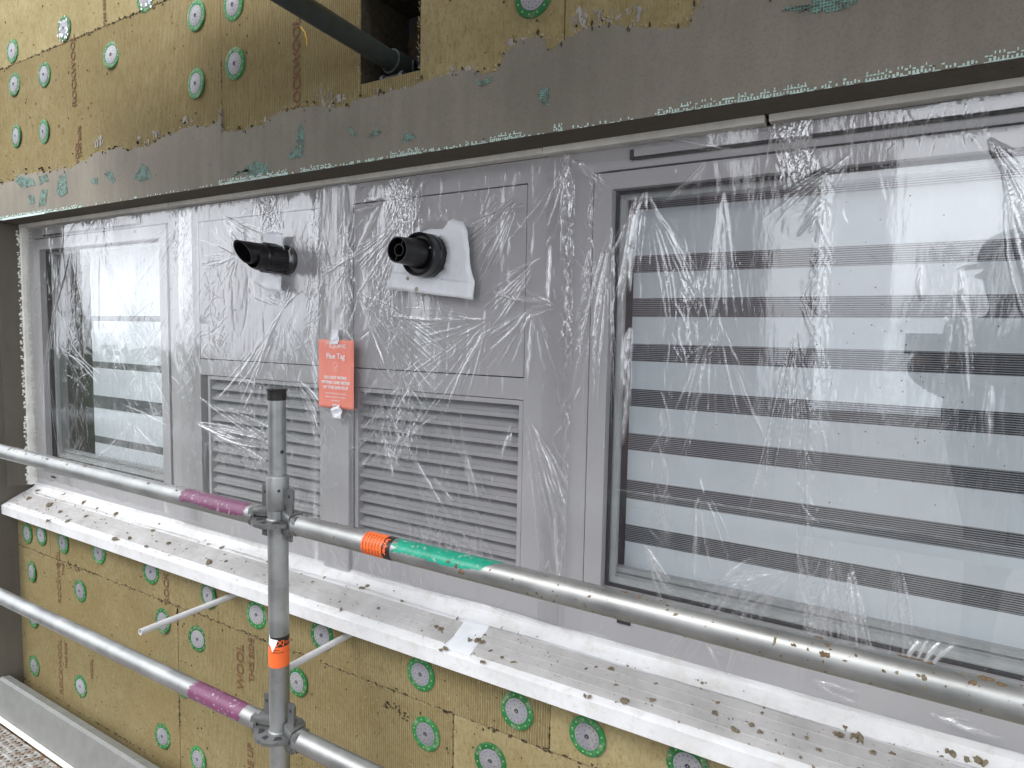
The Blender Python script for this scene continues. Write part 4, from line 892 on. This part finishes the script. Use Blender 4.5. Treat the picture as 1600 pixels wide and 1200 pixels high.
def sticker(par, p, axis, r, w0, w1, mats, name='sticker', a0=0, a1=2*math.pi):
    axis = Vector(axis).normalized(); o = []
    return MB().lathe(Vector(p)+axis*w0, axis, [(0, r+.0004), (w1-w0, r+.0004)], n=48).build(name, M[mats], par, smooth=True)
# sticker on the post
zc = at(434, 1020, YP).z; zt_ = at(434, 989, YP).z; zb2_ = at(434, 1036, YP).z; zm_ = at(434, 1004, YP).z
sticker(post, (XP, YP, 0), (0, 0, 1), R_, zb2_, zm_, 'orange'); sticker(post, (XP, YP, 0), (0, 0, 1), R_, zm_, zt_, 'black')
def wrap_text(txt, size, mat, center_ang, z, par, r=R_+.0012, name='sticker_lettering', vertical=False, bold=0, rot=0):
    me = text_mesh(txt, size, .00015, 'CENTER', bold).copy(); me.materials.clear(); me.materials.append(M[mat]); n_ = len(me.vertices)
    co = np.empty(n_*3); me.vertices.foreach_get('co', co); co = co.reshape(-1, 3)
    if rot: co = np.stack([-co[:, 1], co[:, 0], co[:, 2]], 1)
    a = center_ang+co[:, 0]/r; rr = r+co[:, 2]
    out = np.stack([XP+rr*np.cos(a), YP+rr*np.sin(a), z+co[:, 1]], 1); me.vertices.foreach_set('co', out.ravel()); me.update()
    o = bpy.data.objects.new(name, me); COL.objects.link(o); o.parent = par; return o
wrap_text('layher', .013, 'orange', ang+1.15, zm_+.006, post); wrap_text('[X]', .015, 'orange', ang+.10, zm_+.006, post, bold=.0004)
wrap_text('SICHERHEIT', .0038, 'black', ang-.35, zm_-.008, post); wrap_text('scaffolding system', .0042, 'black', ang-.15, zm_-.014, post)
# torn white flap
m = MB(); pts = []
for (a, z) in ((-1.0, zt_+.008), (-.85, zt_-.003), (-.1, zt_-.006), (-.3, zm_+.004), (-.5, zm_-.006), (-.62, zm_-.012), (-.8, zm_+.002), (-1.1, zm_+.006)):
    u = pdir(a); pts.append(Vector((XP, YP, z))+u*(R_+.0016))
m.prism(pts, pdir(-.55)*.0006); m.build('torn_label', M['white'], post)

def ledger(sgn, z, label, length, drop=0.0):
    t = thing('scaffold_ledger', label, 'scaffold tube', 'scaffold tubes locked onto the upright post')
    x0 = XP+sgn*.070; x1 = XP+sgn*length
    MB().tube((x0, YP, z), (x1, YP, z+drop), R_, n=44, segs=12).build('ledger_tube', M['galv'], t, smooth=True)
    hd = thing_part = MB()
    def loft(secs):     # sections in the plane normal to X: (x offset, half height, half width, dz)
        vs = []; n_ = 24
        for xo, hh, hw, dz in secs:
            for i in range(n_):
                a = 2*math.pi*i/n_; ca, sa = math.cos(a), math.sin(a); k = 1/max(abs(ca), abs(sa))**.55
                vs.append((XP+sgn*xo, YP+hw*ca*k, z+dz+hh*sa*k))
        m_ = len(secs); return vs, [(k*n_+i, k*n_+(i+1) % n_, (k+1)*n_+(i+1) % n_, (k+1)*n_+i) for k in range(m_-1) for i in range(n_)]+[tuple(range(n_)), tuple(range((m_-1)*n_, m_*n_))]
    # upper and lower jaw with the slot for the rosette between them
    for s in (1, -1):
        vs, fs = loft([(.0265, .012, .010, s*.0185), (.036, .0125, .014, s*.0175), (.052, .011, .019, s*.0158), (.064, .010, .0215, s*.0150)]); hd.add(vs, fs)
    vs, fs = loft([(.0625, .0225, .0215, 0), (.074, .0235, .0235, 0), (.082, .0236, .0236, 0)]); hd.add(vs, fs)
    hd.build('ledger_head', M['galvd'], t, smooth=True)
    # flat wedge, standing tall above the head
    m = MB(); wx = XP+sgn*.043; lean = .10*sgn
    m.prism([(wx-.012, YP-.003, z-.045), (wx+.006, YP-.003, z-.045), (wx+.0135+lean*.0, YP-.003, z+.078), (wx+.008, YP-.003, z+.084), (wx-.010, YP-.003, z+.082)], (0, .006, 0))
    wd = m.build('wedge', M['galvd'], t, bevel=.0008)
    MB().lathe((wx, YP-.0025, z+.064), (0, -1, 0), [(0, .0042), (.0010, .0042), (.0010, .0001)], n=12).build('wedge_hole', M['dot'], wd)
    return t
ledUR = ledger(1, Z1, 'upper right scaffold tube with green paint and orange sticker, crossing the wide window', 3.4, -.012)
ledUL = ledger(-1, Z1, 'upper left scaffold tube with purple paint band, crossing the narrow window', 2.6, .012)
ledLR = ledger(1, Z2, 'lower right scaffold tube of bare steel, going out at the bottom edge', 3.4)
ledLL = ledger(-1, Z2, 'lower left scaffold tube with purple paint band, crossing the tan insulation', 2.6, -.012)
def band(par, x0, x1, z, mat, a0, a1, name, rag=.010, r=R_+.0005, zs=0):
    """paint on part of a tube's circumference with uneven ends; angle 0 = towards the camera, + = up"""
    m = MB(); nu, nv = 46, 20; vs = []
    e0 = [random.uniform(-1, 1)*rag for _ in range(nv+1)]; e1 = [random.uniform(-1, 1)*rag for _ in range(nv+1)]
    for i in range(nu+1):
        j0 = random.uniform(-.10, .10); j1 = random.uniform(-.10, .10)
        for j in range(nv+1):
            t = j/nv; x = x0+e0[j]+(x1+e1[j]-x0-e0[j])*i/nu; A0, A1 = a0(i/nu)+j0, a1(i/nu)+j1
            a = A0+(A1-A0)*t; vs.append((x, YP-r*math.cos(a), z+zs*(x-XP)+r*math.sin(a)))
    m.add(vs, [(i*(nv+1)+j, i*(nv+1)+j+1, (i+1)*(nv+1)+j+1, (i+1)*(nv+1)+j) for i in range(nu) for j in range(nv)])
    return m.build(name, M[mat], par, smooth=True)
SL = -.012/3.33
x_ = lambda px, py: at(px, py, YP).x
band(ledUR, x_(624, 850), x_(782, 880), Z1, 'gpaint', lambda t: .15+.12*math.sin(t*9)+.1*t+9.*max(0, t-.86), lambda t: 1.95, 'paint_band', zs=SL)
band(ledUL, x_(293, 773), x_(392, 790), Z1, 'purple', lambda t: -.12+.1*math.sin(t*7), lambda t: 2.0, 'paint_band', .005, zs=-.012/2.53)
band(ledLL, x_(306, 1075), x_(386, 1110), Z2, 'purple', lambda t: -.40+.08*math.sin(t*8), lambda t: 2.2, 'paint_band', .005, zs=.012/2.53)
xs0, xs1, xs2 = x_(576, 845), x_(608, 852), x_(620, 855)
MB().lathe((xs0, YP, Z1+SL*(xs0-XP)), (1, 0, 0), [(0, R_+.0004), (xs1-xs0, R_+.0004)], n=44).build('sticker', M['orange'], ledUR, smooth=True)
MB().lathe((xs1+.0001, YP, Z1+SL*(xs1-XP)), (1, 0, 0), [(0, R_+.0004), (xs2-xs1, R_+.0004)], n=44).build('sticker', M['black'], ledUR, smooth=True)
def wrap_tube_text(txt, size, mat, x, a_c, par, bold=0):
    me = text_mesh(txt, size, .00015, 'CENTER', bold).copy(); me.materials.clear(); me.materials.append(M[mat]); n_ = len(me.vertices)
    co = np.empty(n_*3); me.vertices.foreach_get('co', co); co = co.reshape(-1, 3); r = R_+.0012
    a = a_c-co[:, 0]/r; rr = r+co[:, 2]; zz = Z1+SL*(x-XP)
    out = np.stack([x+co[:, 1], YP-rr*np.cos(a), zz+rr*np.sin(a)], 1); me.vertices.foreach_set('co', out.ravel()); me.update()
    o = bpy.data.objects.new('sticker_lettering', me); COL.objects.link(o); o.parent = par
wrap_tube_text('layher', .015, 'orange', xs1+.004, .45, ledUR, .0003)
for k in range(7): wrap_tube_text('geprueft und zugelassen  Z-8.22-64', .0032, 'black', xs0+.005+k*.0088, .35, ledUR)
# mortar splashes on the upper tube
m = MB()
for px, py, r, rusty in ((720, 893, 9, 1), (712, 884, 7, 1), (700, 878, 4, 1), (560, 812, 4, 1), (526, 818, 3, 0), (975, 925, 7, 1), (998, 932, 6, 1), (1042, 946, 4, 1), (1122, 952, 6, 1), (1240, 1008, 5, 1), (1282, 997, 8, 1), (1293, 1008, 6, 1), (1288, 1022, 7, 1), (1420, 1027, 9, 1), (1432, 1030, 9, 1), (1440, 1057, 7, 0), (1459, 1051, 3, 0), (1517, 1066, 7, 1), (1568, 1070, 8, 1), (1410, 1022, 8, 1), (1450, 1036, 8, 1), (1540, 1060, 10, 1), (800, 905, 3, 0), (870, 930, 3, 0)):
    x = x_(px, py); zl = Z1+SL*(x-XP); d = Vector(FW+RT*(px-800)/F+UP*(600-py)/F).normalized()
    dy, dz = d.y, d.z; A = dy*dy+dz*dz; B = -2*(dy*YP+dz*zl); C = YP*YP+zl*zl-(R_)**2; D = B*B-4*A*C; s = (-B-math.sqrt(D))/(2*A) if D > 0 else -B/(2*A)
    p = d*s; nrm = Vector((0, p.y-YP, p.z-zl)).normalized(); p = Vector((0, YP, zl))+nrm*R_+Vector((p.x, 0, 0)); q = r*s/F*.7
    for k in range(4): lump(m, p+Vector((random.uniform(-1, 1)*q*.8, 0, 0)), nrm, q*random.uniform(.4, .9), q*random.uniform(.4, .8), .0018, rusty)
for k in range(170):
    x = XP+.1+random.random()*1.7; a = random.uniform(-1.0, 2.2); zl = Z1+SL*(x-XP); nrm = Vector((0, -math.cos(a), math.sin(a))); s = random.uniform(.0008, .0026)
    lump(m, Vector((x, YP, zl))+nrm*R_, nrm, s, s*random.uniform(.5, 2.2), .0007, random.random() < .5)
for k in range(70):
    x = XP-.1-random.random()*1.7; a = random.uniform(.8, 2.0); zl = Z1-.012/2.53*(x-XP); nrm = Vector((0, -math.cos(a), math.sin(a))); s = random.uniform(.001, .004)
    lump(m, Vector((x, YP, zl))+nrm*R_, nrm, s*1.5, s, .0012, 0)
tag(m.build('mortar_splash', [M['mortar'], M['rust']]), 'brown dried mortar splashes stuck on the upper scaffold tubes', 'mortar splashes', kind='stuff')

# tie tube going into the wall pocket, above
tie = thing('tie_tube', 'dark painted tie tube running from the top edge into the square pocket in the insulation', 'scaffold tube')
pe = at(612, 96, YU+.03); ps = at(470, 8, 1.02); dirn = (ps-pe).normalized()
MB().tube(pe-dirn*.10, ps+dirn*1.2, R_, n=36).build('tube', M['dtube'], tie, smooth=True)
cpl = MB(); c = pe-dirn*.02; cpl.lathe(c-dirn*.025, dirn, [(0, .026), (.002, .031), (.048, .031), (.05, .026)], n=28); cpl.build('coupler', M['dtube'], tie, smooth=True)
m = MB(); c2 = c+Vector((.0, -.02, -.038)); m.tube(c2+Vector((-.03, 0, 0)), c2+Vector((.04, 0, 0)), .006, n=10); m.lathe(c2+Vector((.03, 0, 0)), (1, 0, 0), [(0, .011), (.010, .011), (.010, .0001)], n=6); m.lathe(c2+Vector((-.032, 0, 0)), (1, 0, 0), [(0, .011), (.010, .011), (.010, .0001)], n=6); m.build('coupler_bolt', M['galvd'], tie)
tie_e = at(650, 108, YU+.09)
MB().tube(pe-dirn*.05, tie_e, R_*.9, n=24).build('tube_end', M['dtube'], tie, smooth=True)
m = MB(); pts = [at(470, 42, YU-.012), at(476, 50, YU-.014), at(479, 60, YU-.014), at(479, 71, YU-.012)]
for a, b in zip(pts[:-1], pts[1:]): m.tube(a, b, .0016, n=8)
tag(m.build('cable_tie', M['yellow'], smooth=True), 'short curved yellow cable tie tail poking out below the dark tie tube', 'cable tie')

# weep pipes under the sill
for (bx, ez, y1, lab) in ((-1.795, -.840, .988, 'longer thin grey pipe poking out of the wall left of the post, open end showing'), (-1.300, -.842, 1.075, 'shorter thin grey pipe poking out of the wall beside the post')):
    t = thing('weep_pipe', lab, 'pipe', 'thin grey pipes under the sill'); r = .0088
    MB().lathe((bx, YL+.05, ez), (0, -1, -.018), [(0, r), (YL+.05-y1, r), (YL+.05-y1, r-.0016), (YL+.03-y1, r-.0016)], n=20).build('pipe_tube', M['pipe'], t, smooth=True)
    MB().lathe((bx, YL+.05, ez), (0, -1, -.018), [(YL+.05-y1-.008, r-.0016), (YL+.05-y1-.008, .0001)], n=20).build('pipe_bore', M['dot'], t)

# toe board and deck
ZD = -1.67
tb = thing('toe_board', 'pale grey steel toe board along the inner edge of the scaffold deck at lower left', 'toe board')
MB().prism([(XL+.02, y, z) for y, z in ((1.178, ZD+.004), (1.200, ZD+.15), (1.212, ZD+.156), (1.240, ZD+.150), (1.243, ZD+.140), (1.236, ZD+.148), (1.214, ZD+.151), (1.205, ZD+.145), (1.184, ZD+.004))], (3.4, 0, 0)).build('board', M['toe'], tb, bevel=.001)
MB().prism([(XL+.02, 1.166, ZD+.001), (XL+.02, 1.166, ZD+.012), (XL+.02, 1.178, ZD+.014), (XL+.02, 1.178, ZD+.001)], (3.4, 0, 0)).build('bottom_lip', M['pvc'], tb)
deck = thing('scaffold_deck', 'rusty perforated steel scaffold deck in the lower left corner', 'deck')
for k in range(3):
    y1 = 1.160-k*.33; MB().box(XL+.02, 1.2, y1-.32, y1, ZD-.03, ZD).build('deck_plank', M['deck'], deck)
for k in range(6):
    pass
m = MB()
for i in range(900):
    x, y = random.uniform(XL+.05, -2.0), random.uniform(.7, 1.165); s = random.uniform(.002, .007); lump(m, (x, y, ZD), (0, 0, 1), s, s*.6, s*.5, random.random() < .6)
tag(m.build('deck_grit', [M['mortar'], M['rust']]), 'rusty flakes and grit strewn over the perforated deck', 'grit', kind='stuff')

# ---------------- surroundings that light and mirror in the scene ----------------
m = MB(); m.box(-60, 60, -60, 1.3, -6.2, -6.0); tag(m.build('ground', M['ground']), kind='structure')
nb = thing('neighbour_building', 'brown brick building standing across the yard, seen mirrored in the windows', 'building')
bx0, bx1, by = -10.4, -1.81, -8.0
m = MB(); m.box(bx0, bx1, by-4, by, -6, 5.2); m.build('facade', M['plaster'], nb)
for r in range(3):
    for c in range(4):
        x = bx0+.8+c*1.8; z = -4.6+r*3.0; f_ = MB().box(x, x+1.1, by+.002, by+.05, z, z+1.4).build('window', M['room'], nb); MB().box(x+.08, x+1.02, by+.05, by+.055, z+.08, z+1.32).build('pane', M['gap'], f_)
M['leaf'] = simple('hedge foliage', (.075, .10, .06), .9, var=.5, nsc=3)
hd_ = MB(); random.seed(3)
for k in range(1500):   # clipped hedge row, made up to grey the sky mirrored in the narrow window
    x = -14-random.random()*60; y = -12-random.random()*2.5; z = -6+random.random()**.8*4.9; r = random.uniform(.25, .7)
    a = random.uniform(0, 6); u = Vector((math.cos(a), math.sin(a), random.uniform(-.5, .5)))*r; w = Vector((-math.sin(a)*.6, math.cos(a)*.6, random.uniform(.3, 1)))*r; c = Vector((x, y, z))
    hd_.add([c-u, c-w*.8, c+u, c+w], [(0, 1, 2, 3)])
hd_.box(-74, -14, -14, -12.6, -6, -1.4)
tag(hd_.build('added_hedge', M['leaf']), 'dark green hedge row, put there to dull the sky mirrored in the narrow left window', 'added_hedge')
# upper scaffold lift over the photographer
ud = thing('scaffold_deck', 'timber boarded scaffold deck overhead, out of the top of the photograph', 'deck')
for k in range(4):
    y1 = .98-k*.24; MB().box(-2.55, 2.4, y1-.225, y1, 1.0, 1.038).build('deck_plank', M['timber'], ud)
MB().box(-2.0, 2.4, .985, 1.10, 1.0, 1.038).build('deck_plank', M['timber'], ud)  # unseen extra plank, stretched to shade the upper wall

# photographer mirrored in the glass
def person():
    P = lambda x, y, z: Vector((x, y, z))
    bx, by_, hz = .285, -.30, .285
    J = {'pel': P(bx+.10, by_-.02, -.72), 'sp': P(bx+.07, by_, -.42), 'ch': P(bx+.04, by_+.01, -.12), 'nk': P(bx+.02, by_+.01, .09), 'nk2': P(bx+.01, by_+.02, .16), 'hd': P(bx, by_+.02, hz-.04), 'ht': P(bx, by_+.02, hz+.09),
         'sl': P(bx-.15, by_+.04, .00), 'el': P(bx-.17, by_+.06, -.17), 'hl': P(-.00, -.14, -.06), 'sr': P(bx+.22, by_, .02), 'er': P(bx+.28, by_+.12, -.22), 'hr': P(.11, -.13, -.05),
         'pl': P(bx, by_-.02, -.78), 'kl': P(bx-.02, by_+.02, -1.2), 'al': P(bx-.03, by_-.02, -1.60), 'fl': P(bx-.04, by_+.14, -1.645),
         'pr': P(bx+.2, by_-.02, -.78), 'kr': P(bx+.22, by_+.02, -1.2), 'ar': P(bx+.23, by_-.02, -1.60), 'fr': P(bx+.24, by_+.14, -1.645)}
    rad = dict(pel=.22, sp=.23, ch=.22, nk=.11, nk2=.085, hd=.125, ht=.10, sl=.13, el=.10, hl=.085, sr=.12, er=.10, hr=.07, pl=.10, kl=.065, al=.045, fl=.035, pr=.10, kr=.065, ar=.045, fr=.035)
    E_ = [('pel', 'sp'), ('sp', 'ch'), ('ch', 'nk'), ('nk', 'nk2'), ('nk2', 'hd'), ('hd', 'ht'), ('ch', 'sl'), ('sl', 'el'), ('el', 'hl'), ('ch', 'sr'), ('sr', 'er'), ('er', 'hr'), ('pel', 'pl'), ('pl', 'kl'), ('kl', 'al'), ('al', 'fl'), ('pel', 'pr'), ('pr', 'kr'), ('kr', 'ar'), ('ar', 'fr')]
    ks = list(J); me = bpy.data.meshes.new('person'); me.from_pydata([J[k] for k in ks], [(ks.index(a), ks.index(b)) for a, b in E_], [])
    o = bpy.data.objects.new('person', me); COL.objects.link(o); md = o.modifiers.new('skin', 'SKIN'); md.use_smooth_shade = True
    for i, k in enumerate(ks): me.skin_vertices[0].data[i].radius = (rad[k], rad[k]*.85); me.skin_vertices[0].data[i].use_root = (k == 'pel')
    o.modifiers.new('sub', 'SUBSURF').levels = 2; o.modifiers['sub'].render_levels = 2; me.materials.append(M['navy'])
    tag(o, 'photographer in dark work clothes and cap holding a phone, mirrored in the wide window', 'person')
    hc = J['hd']+Vector((0, 0, .03))
    hd = MB(); hd.lathe(hc+Vector((0, 0, .02)), (0, 0, 1), [(0, .108), (.03, .110), (.07, .098), (.10, .07), (.118, .035), (.122, .0005)], n=28)
    # peak turned towards the left
    hd.prism([hc+Vector((-.06, -.085, .016)), hc+Vector((-.150, -.055, .006)), hc+Vector((-.178, 0.02, .002)), hc+Vector((-.150, .08, .006)), hc+Vector((-.06, .09, .016))], (0, 0, .008))
    c = hd.build('cap', M['hat'], o, smooth=True)
    fc = MB(); fc.lathe(hc+Vector((-.088, .02, -.02)), (-1, 0, -.15), [(0, .018), (.018, .010), (.03, .001)], n=10); fc.build('nose', M['skin'], o)
    # fingers round the phone edges
    for sx, hk in ((-1, 'hl'), (1, 'hr')):
        h = J[hk]
        for k in range(4):
            m = MB(); a = h+Vector((0, .02, .022-.016*k)); b = a+Vector((-sx*.020, .045, .004)); cc = b+Vector((-sx*.018, .012, 0)); m.tube(a, b, .0095, .0085, n=10); m.tube(b, cc, .0085, .007, n=10); m.build('finger', M['skin'], o, smooth=True)
        m = MB(); a = h+Vector((0, -.005, .02)); b = a+Vector((-sx*.03, .03, .025)); m.tube(a, b, .011, .009, n=10).build('thumb', M['skin'], o, smooth=True)
    ph = MB().box(-.045, .115, -.020, -.011, -.050, .025).build('phone', M['gap'], None, bevel=.003); tag(ph, 'dark phone held up by the photographer', 'phone')
person()
